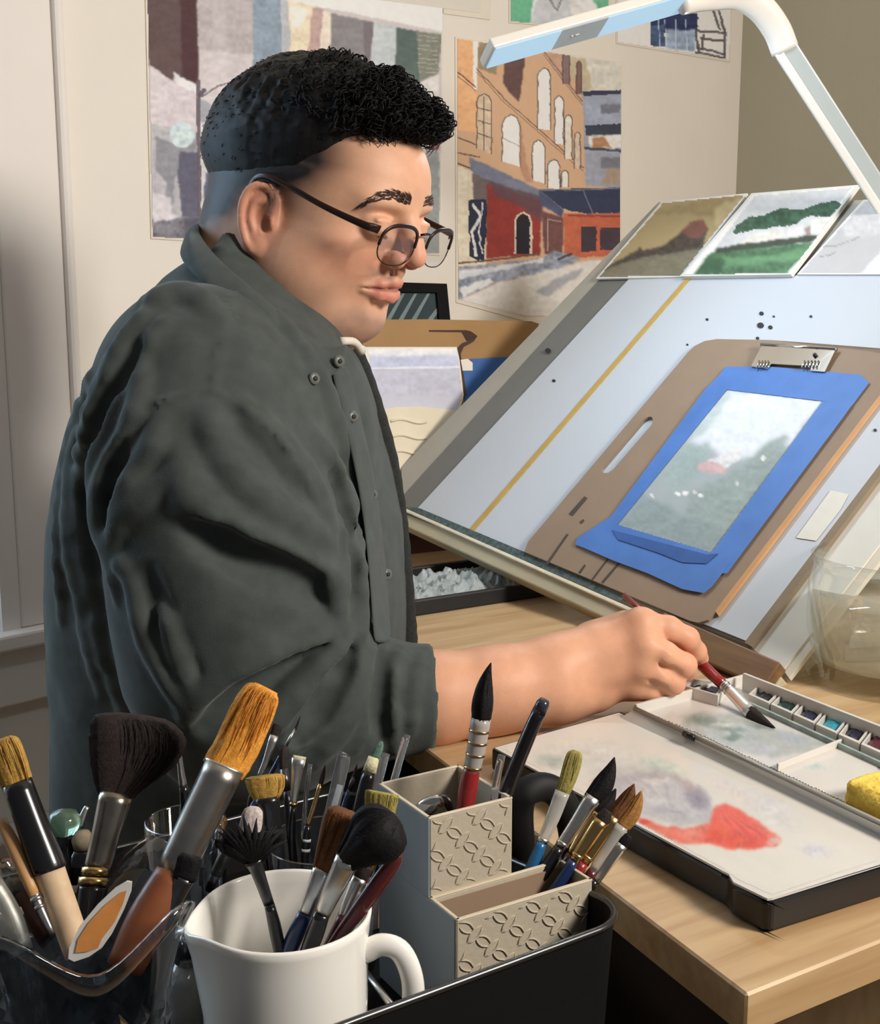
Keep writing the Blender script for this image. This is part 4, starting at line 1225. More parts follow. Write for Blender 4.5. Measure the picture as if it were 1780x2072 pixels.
# lips
def lp(*q): return [(x_ - .0022, y_, z_) for x_, y_, z_ in q]
f.chain(lp((.0835, .027, -.0455), (.0945, .014, -.0410), (.1002, .0045, -.0375), (.0992, 0, -.0385), (.1002, -.0045, -.0375), (.0945, -.014, -.0410), (.0835, -.027, -.0455)), [.0018, .0034, .0038, .0036, .0038, .0034, .0018], .005)
f.chain(lp((.0835, .025, -.0480), (.0935, .013, -.0515), (.0975, 0, -.0525), (.0935, -.013, -.0515), (.0835, -.025, -.0480)), [.0020, .0044, .0052, .0044, .0020], .006)
f.chain(lp((.0830, .030, -.0475), (.0915, .021, -.0458), (.0985, .012, -.0450), (.1035, 0, -.0452), (.0985, -.012, -.0450), (.0915, -.021, -.0458), (.0830, -.030, -.0475)), .0011, .0018, -1)
f.cap((.0915, .010, -.0635), (.0915, -.010, -.0635), .0035, k=.010, mode=-1)
# ears
EA = unit(np.array([-.90, .42, 0])); EB = np.array([0, 0, 1.0])      # ear plane: outward-back
for s in (1, -1):
    m = np.array([1, s, 1])
    ec = np.array([-.001, .0775, -.006])
    def ep(a, b, o=0.0):
        n = np.cross(EA, EB)
        if n[1] < 0: n = -n
        return (ec + EA * a + EB * (b - .16 * a) + n * o) * m
    R = np.stack([EA * m, EB, np.cross(EA, EB) * m])
    e(ep(.006, .001), (.0165, .028, .0045), .006, 1, R)
    e(ep(.007, .003, .006), (.0105, .0175, .0058), .003, -1, R)
    hel = [ep(a, b, .0025) for a, b in ((-.006, .004), (-.007, .016), (-.001, .0275), (.009, .0310), (.0185, .0260), (.0225, .0130), (.0205, -.003), (.0150, -.0170), (.0080, -.0265))]
    f.chain(catmull(hel, 3), .0030, .0025)
    f.chain(catmull([ep(a, b, .0015) for a, b in ((.004, .018), (.012, .014), (.0135, .002), (.0085, -.0105))], 3), .0022, .003)
    e(ep(.002, -.0245, .001), (.0070, .0085, .0042), .005, 1, R)
    e(ep(-.0065, -.002, .003), (.0035, .006, .004), .003, 1, R)
    e(ep(-.001, -.004, .004), (.0050, .0080, .0070), .002, -1, R)
# neck
NB = w2h((-.205, 1.235, 1.075))
NBW = h2w(NB)
f.cap((-.045, 0, -.005), NB, .062, .064, .03)
f.cap((.004, 0, -.066), w2h((-.150, 1.20, 1.05)), .048, .050, .03)
f.cap((-.06, 0, -.03), w2h((-.205, 1.245, 1.09)), .055, .052, .03)
hv, hf = f.mesh()
HEAD = f
def head_hit(px, py):
    o_, r_ = w2h(EYE), HM @ unit(ray(px, py))
    t = np.arange(.7, 1.5, .0004)
    P = o_ + t[:, None] * r_
    ok = np.all((P >= HEAD.lo) & (P <= HEAD.lo + HEAD.h * (HEAD.n - 1)), axis=1)
    w = np.nonzero(np.where(ok, HEAD.at(P), 1) < 0)[0]
    return P[w[0]]
def face(s_, u_):
    xs_ = np.arange(.14, .02, -.0005)
    P = np.stack([xs_, np.full_like(xs_, s_), np.full_like(xs_, u_)], 1)
    w = np.nonzero(HEAD.at(P) < 0)[0]
    return P[w[0]]
# skin colouring in head coordinates
x, y, z = hv.T
ay = np.abs(y)
SK = lin((214, 164, 134)); RED = lin((205, 128, 106)); HAIRC = lin((30, 28, 32)); STB = lin((118, 102, 98)); LIP = lin((196, 120, 106))
col = np.tile(SK, (len(hv), 1))
nz = vnoise(x * 120 + 40, z * 120 + 40, 3) + vnoise(y * 160 + 60, z * 160 + 20, 4)
def bl(m, c):
    global col
    m = np.clip(m, 0, 1)[:, None]
    col = col * (1 - m) + c * m
bl(.35 * np.exp(-(((x - .075) / .03) ** 2 + ((z + .022) / .022) ** 2)) * (ay > .012), RED)
bl(.45 * np.exp(-(((x - .115) / .018) ** 2 + ((z + .013) / .016) ** 2)), RED)
bl(.55 * sm(.066, .082, ay) * (x < .02) * (x > -.04) * np.exp(-((z - .0) / .04) ** 2), RED)
bl(.9 * np.exp(-(((z + .040 + .22 * np.maximum(ay - .006, 0)) / .0042) ** 2)) * sm(.080, .090, x) * (1 - sm(.019, .027, ay)) * (z > -.046) , LIP)
bl(.95 * np.exp(-(((z + .0525 - .15 * ay) / .0055) ** 2)) * sm(.080, .088, x) * (1 - sm(.018, .026, ay)) * (z < -.0445), LIP)
bl(.8 * np.exp(-(((z + .0455) / .0013) ** 2)) * sm(.076, .084, x) * (1 - sm(.026, .031, ay)), lin((110, 58, 52)))
mst = np.exp(-(((z + .031) / .0055) ** 2)) * sm(.074, .088, x) * sm(.004, .010, ay) * (1 - sm(.026, .034, ay))
bl(.42 * mst, STB)
chn = sm(-.060, -.078, z) * sm(.028, .060, x) * (1 - sm(.030, .048, ay))
bl(.58 * chn * (0.85 + .25 * nz), STB)
bl(.20 * sm(-.035, -.06, z) * sm(-.02, .02, x) * sm(.02, .04, ay), STB)
# short faded sides: density falls from the crown to the ear
front = np.interp(z, [-.05, .0, .02, .030, .042, .055, .065, .075, .085, .12], [.008, .016, .028, .040, .054, .066, .062, .056, .066, .10])
lowl = np.interp(x, [-.14, -.10, -.06, -.03, .0, .02, .05, .07], [-.060, -.055, -.035, .000, .000, .000, .020, .035])
den = sm(front + .010, front - .036, x) * sm(lowl - .006, lowl + .036, z) ** 0.8 * sm(-.075, -.03, z)
ear = (ay > .0808) & (x > -.035) & (x < .02) & (z < .026)
den = np.where(ear, 0, den)
bl(.42 * sm(front + .034, front - .010, x) * sm(lowl - .012, lowl + .030, z) * (~ear) * (x > -.05), lin((96, 66, 52)))
bl(np.minimum(.985, den * (1.12 + .30 * nz)), HAIRC)
# nostrils
bl(.9 * np.exp(-(((x - .1055) / .006) ** 2 + ((ay - .0072) / .0038) ** 2 + ((z + .0225) / .0034) ** 2)), lin((70, 34, 28)))
hw = h2w(hv)

# arm and hand
WR = D(1135, 1374, 1.055)
EL = D(500, 1455, 1.02)
f = Field((-.24, .93, .745), (.28, 1.20, .93), 0.0016)
fu = unit(WR - EL)
CUF = D(880, 1410, 1.035)
f.chain([D(400, 1440, 1.02), D(700, 1425, 1.03)], [.044, .043], .02)
f.chain([D(700, 1425, 1.03), D(880, 1412, 1.04), D(1000, 1395, 1.05), D(1120, 1378, 1.06)], [.043, .0375, .0325, .0275], .02)
f.chain([D(980, 1385, 1.055), D(1120, 1348, 1.065), D(1200, 1315, 1.075)], [.026, .0235, .022], .02)
f.chain([D(980, 1420, 1.055), D(1120, 1405, 1.06), D(1200, 1400, 1.07)], [.026, .0225, .019], .02)
MCP = [D(1296, 1264, 1.078), D(1304, 1308, 1.063), D(1298, 1350, 1.063), D(1282, 1388, 1.070)]
MR = [.0140, .0138, .0128, .0118]
WC = [D(1165, 1322, 1.075), D(1160, 1345, 1.066), D(1158, 1372, 1.066), D(1158, 1396, 1.072)]
for a, b, r in zip(WC, MCP, MR):
    f.cap(a, b, .0185, r, .010)
f.cap(D(1205, 1310, 1.10), D(1285, 1335, 1.10), .018, .015, .014)      # palm side
f.cap(D(1200, 1385, 1.095), D(1275, 1385, 1.095), .017, .014, .014)
f.cap(D(1195, 1296, 1.095), D(1262, 1262, 1.095), .016, .012, .012)     # web to the thumb
fing = [([MCP[0], D(1352, 1272, 1.078), D(1390, 1292, 1.082), D(1408, 1318, 1.098), D(1416, 1332, 1.106)], [.0130, .0112, .0104, .0090, .0080]),
        ([MCP[1], D(1345, 1324, 1.057), D(1384, 1346, 1.066), D(1388, 1356, 1.088), D(1374, 1350, 1.108)], [.0128, .0112, .0108, .0094, .0084]),
        ([MCP[2], D(1332, 1366, 1.059), D(1362, 1382, 1.066), D(1362, 1388, 1.088), D(1345, 1378, 1.106)], [.0118, .0106, .0102, .0088, .0078]),
        ([MCP[3], D(1310, 1396, 1.067), D(1334, 1406, 1.073), D(1332, 1408, 1.090), D(1318, 1398, 1.104)], [.0108, .0092, .0088, .0078, .0070])]
for pts, rr in fing:
    g = Field(f.lo, f.lo + f.h * (f.n - 1), f.h) if False else f
    for i in range(len(pts) - 1):
        f.cap(pts[i], pts[i + 1], rr[i], rr[i + 1], .0045 if i else .006)
# grooves between the fingers
for a, b in (((1318, 1284), (1392, 1330)), ((1318, 1331), (1372, 1366)), ((1308, 1372), (1342, 1396))):
    f.cap(D(*a, 1.051), D(*b, 1.051), .0022, .0026, .006, -1)
f.chain([D(1190, 1318, 1.10), D(1258, 1300, 1.124), D(1330, 1312, 1.132), D(1392, 1338, 1.128)], [.016, .0125, .0105, .0085], .008)   # thumb
# knuckle swell and wrist bone
for p, r in zip(MCP, (.0095, .0095, .009, .008)):
    e2_ = unit(EYE - p)
    f.ell(p + e2_ * .0050 + UZ * .001, (r, r, r), .014)
av, af = f.mesh()
acol = np.tile(lin((216, 160, 128)), (len(av), 1))
an = vnoise(av[:, 0] * 90, av[:, 2] * 90, 8)
acol *= (1 + .10 * an)[:, None]
kn = np.zeros(len(av))
for p in [q[0][2] for q in fing] + MCP + [q[0][4] for q in fing]:
    kn = np.maximum(kn, np.exp(-(((av - p) / .013) ** 2).sum(1)))
acol = acol * (1 - .35 * kn[:, None]) + RED * (.35 * kn[:, None])

# hidden trunk under the shirt keeps the figure whole
f = Field((-.42, .95, .42), (-.02, 1.50, 1.14), 0.008)
f.ell((-.20, 1.21, .84), (.105, .165, .26), .03)
f.cap((-.20, 1.24, 1.0), (-.20, 1.24, 1.11), .06, .055, .04)
for sgn in (-1, 1):
    f.cap((-.21, 1.22 + sgn * .06, 1.0), (-.22, 1.22 + sgn * .155, .965), .05, .045, .03)
f.chain([(-.215, 1.07, .95), tuple(EL)], [.045, .040], .03)
f.chain([(-.21, 1.375, .95), (-.24, 1.42, .80), (-.20, 1.40, .66), (-.04, 1.34, .63)], [.045, .04, .035, .025], .03)
f.ell((-.20, 1.20, .56), (.13, .17, .12), .04)
tv, tf = f.mesh()
tcol = np.tile(SK, (len(tv), 1))
BV = np.concatenate([hw, av, tv])
BF = np.concatenate([hf, af + len(hw), tf + len(hw) + len(av)])
M_skin = mat('skin', (210, 160, 130), 0.5, var=0.05, scale=90, attr=True, bump=0.10, bscale=900, sss=0.05, spec=0.35)
fmk('body', BV, BF, M_skin, man, np.concatenate([col, acol, tcol]))

# brows, lashes and eyes
M_hair = mat('black_hair', (17, 16, 17), 0.55, var=0.25, scale=80, spec=0.22)
M_brow = mat('brow_hair', (62, 44, 36), 0.6, var=0.2, scale=200)
ds = []
for s in (-1, 1):
    bp = [head_hit(*q_) * np.array([1, s, 1]) for q_ in ((832, 407), (812, 400), (786, 394), (756, 400), (726, 415))]
    base = catmull(bp, 8)
    for i in range(240):
        t = random.random()
        j = int(t * (len(base) - 1))
        w = .0046 * (1 - .8 * t ** 2)
        q_ = base[j]
        zz_ = q_[2] + random.uniform(-w, w)
        p = face(q_[1], zz_) - np.array([.0002, 0, 0])
        d = unit(base[min(j + 2, len(base) - 1)] - base[max(j - 2, 0)]) + np.array([.10, 0, .45 * (1 - t) - .1])
        L = random.uniform(.004, .008)
        ds.append(tube_data([h2w(p), h2w(p + d * L * .5 + np.array([.0009, 0, 0])), h2w(p + d * L + np.array([.0004, 0, 0]))], [.00045, .00038, .0001], 3, caps=False))
    ln = catmull([face(s * a_, b_) for a_, b_ in ((.022, .0045), (.029, .0025), (.037, .0025), (.046, .0050))], 6)
    ds.append(tube_data([h2w(p) for p in ln], [.0003 + .0005 * math.sin(math.pi * i / (len(ln) - 1)) for i in range(len(ln))], 6))
    for i in range(16):
        p = ln[int(random.uniform(.1, .98) * (len(ln) - 1))]
        ds.append(tube_data([h2w(p), h2w(p + np.array([.003, s * .0012, -.0012])), h2w(p + np.array([.0050, s * .002, -.0012]))], [.0003, .00022, .00008], 3, caps=False))
o = mk('eyebrows_and_lashes', *join_data(ds), M_brow, man, True, fix=False)
o['kind'] = 'stuff'

# hair: a cropped cap that thickens towards a curly fringe
f = Field((-.165, -.115, -.06), (.145, .115, .170), 0.0021)
f.ell((-.016, 0, .046), (.106, .0785, .080), .01)
f.ell((.030, 0, .046), (.074, .068, .055), .02)
X, Y, Z = f.win(f.lo, f.lo + f.h * (f.n - 1), 0)[1]
low = np.interp(X, [-.16, -.125, -.10, -.06, -.02, .02, .045, .060, .075, .086, .10, .15], [-.016, -.014, -.006, .010, .026, .038, .060, .082, .093, .097, .097, .097])
front_ = np.interp(X, [-.02, .03, .06, .10], [0, .25, .8, 1.0])
rise = np.where(front_ > .5, .016, .055)
th = -.004 + (.0145 + .004 * sm(.06, .12, Z)) * np.clip((Z - low) / (.050 - .036 * front_), 0, 1) ** .8
th = np.where(Z < low - .002, -.012, th)
f.v = (f.v - th).astype(np.float32)
f.chain([(-.06, 0, .112), (-.01, 0, .116), (.040, 0, .108), (.075, 0, .100)], [.025, .027, .028, .022], .02)
for s in (-1, 1):
    f.chain([(-.03, s * .034, .100), (.02, s * .036, .102), (.060, s * .030, .098)], [.026, .026, .020], .02)
for p, r in (((.088, 0, .106), .016), ((.090, .016, .104), .013), ((.090, -.018, .104), .013), ((.082, .032, .104), .012), ((.095, .002, .102), .0105), ((.080, -.034, .104), .012), ((.080, .022, .112), .013), ((.084, -.012, .113), .012), ((.062, .040, .104), .012)):
    f.ell(p, (r, r, r * .9), .010)
low2 = low - .004
v = f.v
d = ((low2 - Z) * 0.8).astype(np.float32)
hh = np.maximum(.010 - np.abs(v - d), 0) / .010
f.v = (np.maximum(v, d) + hh * hh * .010 * .25).astype(np.float32)
hvv, hff = f.mesh()
nn = vnoise(hvv[:, 0] * 190 + 60, hvv[:, 1] * 190 + 60, 21) + vnoise(hvv[:, 2] * 210 + 60, hvv[:, 0] * 150 + 30, 22)
cen = np.array([-.01, 0, .05])
dirs = (hvv - cen) / np.linalg.norm(hvv - cen, axis=1)[:, None]
hvv2 = hvv + dirs * (nn * .0026 * sm(.06, .10, hvv[:, 2]) + nn * .0004)[:, None]
hair = fmk('hair', h2w(hvv2), hff, M_hair, man)
ds = []
top = np.nonzero(hvv[:, 2] > .088)[0]
frontv = np.nonzero((hvv[:, 0] > .036) & (hvv[:, 2] > .086))[0]
side = np.nonzero((hvv[:, 2] > .030))[0]
r2 = np.random.default_rng(5)
for i in range(2600):
    src = frontv if i < 900 else (top if i < 1900 else side)
    k = src[r2.integers(len(src))]
    p, n = hvv[k], dirs[k]
    curly = 1.0 if i < 900 else (.42 if i < 1900 and hvv[k, 0] > -.02 else .14)
    if curly < .3 and i < 1900 and hvv[k, 2] < .09: continue
    L = (r2.uniform(.012, .024) if p[0] < .075 else r2.uniform(.008, .015)) if curly > .3 else r2.uniform(.005, .010)
    fl = np.array([.9, r2.normal(0, .35), -.1]) if curly > .3 else np.array([-.5, r2.normal(0, .2), -.5])
    t = unit(fl - (fl @ n) * n * .9)
    b = np.cross(n, t)
    rad = r2.uniform(.0025, .0055) * curly
    turns = r2.uniform(.7, 1.5) * (1 if r2.random() < .5 else -1)
    pts = []
    ns = 9 if curly > .3 else 5
    for q in range(ns):
        a = q / (ns - 1)
        ph = turns * math.tau * a
        pts.append(p - n * .002 + t * (L * a * .75) + n * (rad * (1 - math.cos(ph)) + (.0035 if curly > .3 else .0022) * math.sin(math.pi * min(1, a * 1.2)) ) + b * (rad * math.sin(ph)))
    ds.append(tube_data(h2w(np.array(pts)), [(.00075 if curly > .3 else .0005) * (1 - .8 * (q / (ns - 1)) ** 2) for q in range(ns)], 3, caps=False))
o = mk('curls', *join_data(ds), M_hair, hair, True, fix=False)
o['kind'] = 'stuff'

# glasses
M_gl = mat('dark_metal', (46, 30, 26), 0.35, 0.4, var=0.1)
M_lens = thin_glass('lens_glass', (250, 250, 250), 0.02, 0.02, 0.16)
gla = mk('glasses', *tube_data([h2w((.1195, .0085, .0105)), h2w((.1225, 0, .0125)), h2w((.1195, -.0085, .0105))], .0011, 8), M_gl, man, True)
gla['label'] = 'dark half-rim glasses'
def lensp(a, s):
    """outline of one lens, a in turns"""
    ca, sa = math.cos(a), math.sin(a)
    yy = .0355 + .0255 * math.copysign(abs(ca) ** .82, ca)
    zz = -.0040 + (.0190 * abs(sa) ** .62 if sa > 0 else -.0172 * abs(sa) ** .85)
    return np.array([.1170 - 3.2 * max(yy - .02, 0) ** 2 + .16 * zz, s * yy, zz + .002])
for s in (1, -1):
    ol = [h2w(lensp(a, s)) for a in np.arange(48) * math.tau / 48]
    lo = [h2w(lensp(a, s)) for a in np.linspace(math.pi * 1.0, math.tau, 30)]
    tube('lens_wire', lo, .0006, M_gl, gla, 6)
    up = [h2w(lensp(a, s)) for a in np.linspace(0.0, math.pi, 26)]
    tube('brow_bar', up, [(.0019, .0012)] * 26, M_gl, gla, 8, ref=HF)
    V, Fc = slab_data(ol, HF, .0012)
    mk('lens', V, Fc, M_lens, gla)
    tp = catmull([(.1095, s * .0625, .0105), (.1065, s * .0690, .0115), (.098, s * .0735, .0125), (.060, s * .0785, .0190), (.020, s * .0825, .0285), (-.004, s * .0835, .0320), (-.018, s * .081, .026), (-.027, s * .078, .008)], 5)
    tube('temple', [h2w(p) for p in tp], [(.0042 - .0016 * min(1, i / 16), .0012) for i in range(len(tp))], M_gl, gla, 8, ref=HS)
    tube('nose_pad', [h2w((.1165, s * .010, .003)), h2w((.1130, s * .0105, -.001)), h2w((.1105, s * .0098, -.006))], [.0005, .0010, .0016], M_lens, gla, 6)

# ------------------------------------------------------------------ shirt
f = Field((-.47, .90, .46), (.06, 1.52, 1.19), 0.0034)
TY = math.radians(14)
tfw = np.array([math.cos(TY), -math.sin(TY), 0]); tsd = np.array([-math.sin(TY), -math.cos(TY), 0])
rows = [(500, 480, 540), (560, 345, 590), (640, 270, 660), (720, 220, 712), (820, 186, 758), (930, 162, 786), (1050, 140, 810), (1180, 132, 820), (1300, 136, 822), (1450, 144, 790), (1700, 140, 750), (1900, 148, 730)]
YC = 1.205
zs, xl, xr = [], [], []
for py, l, r in rows:
    A, B = D(l, py, YC), D(r, py, YC - .03)
    zs.append((A[2] + B[2]) / 2); xl.append(A[0]); xr.append(B[0])
zs, xl, xr = map(np.array, (zs[::-1], xl[::-1], xr[::-1]))
sl, (X, Y, Z) = f.win(f.lo, f.lo + f.h * (f.n - 1), 0)
cx = np.interp(Z, zs, (xl + xr) / 2); hw_ = np.interp(Z, zs, (xr - xl) / 2)
bb = np.interp(Z, [.45, .60, .80, .95, 1.02, 1.06, 1.10, 1.15], [.17, .175, .185, .185, .165, .125, .085, .06])
aa = np.sqrt(np.maximum(hw_ ** 2 - (bb * math.sin(TY)) ** 2, 1e-4)) / math.cos(TY)
qx, qy = X - cx, Y - YC
u_, w_ = qx * tfw[0] + qy * tfw[1], qx * tsd[0] + qy * tsd[1]
pw = 2.4
rr = (np.abs(u_ / aa) ** pw + np.abs(w_ / bb) ** pw) ** (1 / pw)
dd = (rr - 1) * np.minimum(aa, bb) * .9
dd = np.maximum(dd, .47 - Z)
f.v = np.minimum(dd, .05).astype(np.float32)
# shoulders and sleeves
SHO = D(385, 790, 1.055)
f.cap(D(500, 680, 1.19), D(420, 750, 1.10), .050, .060, .06)
f.cap(D(490, 700, 1.16), SHO, .055, .066, .06)
f.cap(D(620, 830, 1.13), D(520, 840, 1.07), .055, .06, .05)
UA = [SHO, D(420, 920, 1.035), D(455, 1080, 1.02), D(470, 1220, 1.01), D(470, 1350, 1.01), D(490, 1440, 1.015)]
f.chain(UA, [.072, .083, .089, .088, .080, .068], .04)
f.chain([D(560, 1130, 1.02), D(600, 1200, 1.015), D(590, 1320, 1.01)], [.055, .050, .06], .03)
f.chain([D(480, 1440, 1.015), D(600, 1425, 1.02), D(720, 1410, 1.03)], [.066, .066, .056], .03)
f.cap(D(395, 1450, 1.02), D(440, 1440, 1.02), .014, .03, .03)
f.cap(D(700, 1412, 1.03), D(778, 1412, 1.036), .050, .048, .014)
# rolled cuff with an open end
f.cap(D(792, 1412, 1.036), D(850, 1410, 1.040), .0505, .0475, .006)
ca = unit(D(870, 1409, 1.041) - D(790, 1412, 1.036))
cc = D(874, 1409, 1.041)
f.cut(cc, ca, cc - np.array([.005, .12, .09]), cc + np.array([.08, .12, .09]))
f.cap(D(858, 1409, 1.040), D(980, 1400, 1.05), .0415, .043, .002, -1)
# far sleeve: reaches forward behind the chest
f.chain([(-.21, 1.375, .95), (-.24, 1.42, .80), (-.20, 1.40, .66), (-.10, 1.36, .62)], [.07, .065, .06, .045], .04)
# open neck
f.cap(NBW, h2w((-.03, 0, .03)), .070, .072, .01, -1)
f.cap(h2w((-.01, 0, -.075)), h2w((.04, 0, .02)), .062, .064, .01, -1)
def fold(pts, Y=None, r=.0085, k=.010, sink=.35, mode=1, sub=3, taper=True):
    P = []
    for x_, y_ in catmull(pts, sub):
        h = f.hit(x_, y_)
        if h is None: continue
        P.append(h + unit(h - EYE) * r * sink * (1 if mode > 0 else -1) )
    n_ = len(P)
    if n_ < 2: return
    rad = [r * (.45 + .55 * math.sin(math.pi * (i + .5) / n_)) if taper else r for i in range(n_)]
    FOLDS.append((P, rad, k, mode))
def apply():
    for P, rad, k, mode in FOLDS:
        f.chain(P, rad, k, mode)
    FOLDS.clear()
FOLDS = []
# back pleats pulled towards the shoulder
fold([(312, 618), (240, 715), (190, 840), (168, 960), (180, 1120), (215, 1330), (280, 1510)], r=.008)
fold([(330, 660), (255, 770), (210, 880), (196, 980), (212, 1090), (240, 1210)], r=.007)
fold([(215, 735), (165, 880), (146, 1000), (156, 1130), (178, 1270), (205, 1400)], r=.007)
fold([(262, 860), (222, 960), (208, 1030), (222, 1100), (262, 1165)], r=.009)
fold([(330, 850), (300, 930), (255, 1000), (222, 1030)], r=.009)
fold([(180, 760), (140, 930), (122, 1080), (130, 1250)], r=.006)
fold([(290, 740), (280, 820), (262, 860)], r=.006)
# valleys between them
fold([(282, 700), (222, 800), (186, 900), (178, 1000), (196, 1150)], r=.006, mode=-1)
fold([(250, 900), (226, 990), (236, 1080)], r=.006, mode=-1, sink=.2)
# sleeve folds
fold([(372, 930), (395, 1010), (470, 1080), (580, 1130), (680, 1185)], r=.011, k=.018)
fold([(420, 840), (455, 930), (530, 1010), (600, 1060), (660, 1100)], r=.009, k=.016)
fold([(500, 830), (560, 900), (620, 980), (665, 1060)], r=.009, k=.014)
fold([(360, 960), (300, 1010), (250, 1050), (232, 1120)], r=.009)
fold([(395, 1070), (480, 1122), (580, 1166), (668, 1212)], r=.006, k=.020, mode=-1, sink=.0)
fold([(265, 1150), (290, 1260), (335, 1360), (385, 1440)], r=.007)
fold([(300, 1160), (330, 1260), (380, 1370), (420, 1420)], r=.008, mode=-1)
fold([(330, 1230), (365, 1330), (400, 1420)], r=.006)
fold([(380, 1452), (440, 1380), (520, 1335), (610, 1300), (690, 1275)], r=.009, k=.012)
fold([(420, 1470), (500, 1410), (580, 1370), (650, 1320)], r=.010, k=.014, mode=-1, sink=.15)
fold([(500, 1500), (570, 1430), (650, 1350), (700, 1295)], r=.009, k=.012)
fold([(560, 1530), (630, 1460), (690, 1370), (720, 1300)], r=.008, k=.012)
fold([(600, 1490), (660, 1410), (706, 1320)], r=.009, k=.012, mode=-1, sink=.15)
fold([(640, 1540), (700, 1450), (735, 1360), (742, 1300)], r=.008, k=.010)
fold([(690, 1260), (672, 1180), (690, 1200)], r=.006)
# cuff folds
fold([(745, 1296), (752, 1330), (748, 1380), (740, 1440), (720, 1510)], r=.006, k=.006)
fold([(812, 1312), (792, 1370), (790, 1440), (800, 1520)], r=.0055, k=.008)
fold([(770, 1320), (765, 1400), (770, 1500)], r=.0075, k=.008, mode=-1, sink=.1)
fold([(850, 1330), (838, 1400), (832, 1480)], r=.005, k=.008)
# chest folds
fold([(560, 640), (640, 760), (690, 900), (700, 1020), (690, 1120)], r=.008, k=.012)
fold([(640, 880), (690, 990), (702, 1090), (690, 1180)], r=.008, k=.012)
fold([(700, 960), (722, 1100), (726, 1240), (720, 1290)], r=.006, k=.010)
fold([(676, 960), (705, 1080), (708, 1200)], r=.008, mode=-1, sink=.15)
fold([(300, 610), (380, 600), (440, 640)], r=.008, k=.014)
apply()
# seams
fold([(478, 592), (462, 650), (445, 720), (438, 790)], r=.0022, k=.002, sink=.2, taper=False)
fold([(468, 596), (452, 650), (434, 720), (428, 788)], r=.0016, k=.002, sink=.2, taper=False)
fold([(300, 820), (360, 800), (430, 792), (500, 830), (560, 880), (610, 950), (640, 1010)], r=.0026, k=.0025, sink=.3, taper=False)
apply()
sv, sf = f.mesh()
# gentle cloth irregularity
sn = vnoise(sv[:, 0] * 34 + 40, sv[:, 2] * 24 + 20, 31) + vnoise(sv[:, 1] * 34 + 10, sv[:, 2] * 30 + 50, 32)
sv = sv + np.array([0, 0, 1]) * 0 + (sv - np.array([-.2, 1.2, .9])) / np.linalg.norm(sv - np.array([-.2, 1.2, .9]), axis=1)[:, None] * (sn * .0035)[:, None]
M_shirt = mat('dark_green_cloth', (72, 77, 75), 0.95, var=0.16, scale=60, bump=0.16, bscale=900, spec=0.12, sheen=0.18)
shirt = fmk('shirt', sv, sf, M_shirt, man)
shirt['label'] = 'dark green long-sleeved shirt with rolled cuff'

def cloth_band(name, loops, m, parent, seg_smooth=True):
    """a strip of cloth: rows of points, each row the same length"""
    R_, C_ = len(loops), len(loops[0])
    V = [p for l in loops for p in l]
    Fc = [(r * C_ + c_, r * C_ + c_ + 1, (r + 1) * C_ + c_ + 1, (r + 1) * C_ + c_) for r in range(R_ - 1) for c_ in range(C_ - 1)]
    o = mk(name, V, Fc, m, parent, True, fix=False)
    so = o.modifiers.new('thick', 'SOLIDIFY'); so.thickness = .0035; so.offset = 0
    su = o.modifiers.new('soft', 'SUBSURF'); su.levels = 1; su.render_levels = 1
    return o
# collar: stand and fallen leaf, following the neck from nape to the near point
top_ = catmull([D(470, 470, 1.33), D(418, 452, 1.25), D(404, 470, 1.17), D(440, 520, 1.11), D(520, 590, 1.075), D(600, 660, 1.07), D(660, 700, 1.08), D(706, 696, 1.10)], 5)
mid_ = catmull([D(460, 470, 1.34), D(400, 458, 1.255), D(382, 480, 1.155), D(425, 545, 1.09), D(512, 625, 1.053), D(596, 700, 1.048), D(652, 738, 1.055), D(700, 722, 1.082)], 5)
bot_ = catmull([D(450, 510, 1.35), D(385, 495, 1.265), D(366, 522, 1.145), D(412, 575, 1.080), D(495, 650, 1.044), D(570, 720, 1.038), D(632, 775, 1.042), D(690, 748, 1.068)], 5)
cloth_band('collar', [top_, (top_ + mid_) / 2 + HS * .003, mid_, (mid_ + bot_) / 2 + np.array([0, -.002, 0]), bot_], M_shirt, shirt)
# placket along the front and the far front edge of the shirt
pl0 = [(690, 740), (712, 830), (735, 920), (752, 1010), (765, 1110), (772, 1210), (778, 1300)]
def surf(x_, y_, lift):
    h = f.hit(x_, y_)
    return None if h is None else h - unit(h - EYE) * lift
L1, L2 = [], []
for x_, y_ in catmull(pl0, 3):
    a, b = surf(x_ - 22, y_ + 4, .0035), surf(x_ + 14, y_ - 2, .0040)
    if a is not None and b is not None:
        L1.append(a); L2.append(b)
def smooth_row(L):
    L = np.array(L)
    for _ in range(8):
        L[1:-1] = (L[:-2] + 2 * L[1:-1] + L[2:]) / 4
    return list(L)
L1, L2 = smooth_row(L1), smooth_row(L2)
if len(L1) > 3:
    cloth_band('placket', [L1, [(p * .5 + q_ * .5) - unit(p - EYE) * .0015 for p, q_ in zip(L1, L2)], L2], M_shirt, shirt)
M_btn = mat('shirt_button', (96, 100, 94), 0.3, var=0.1)
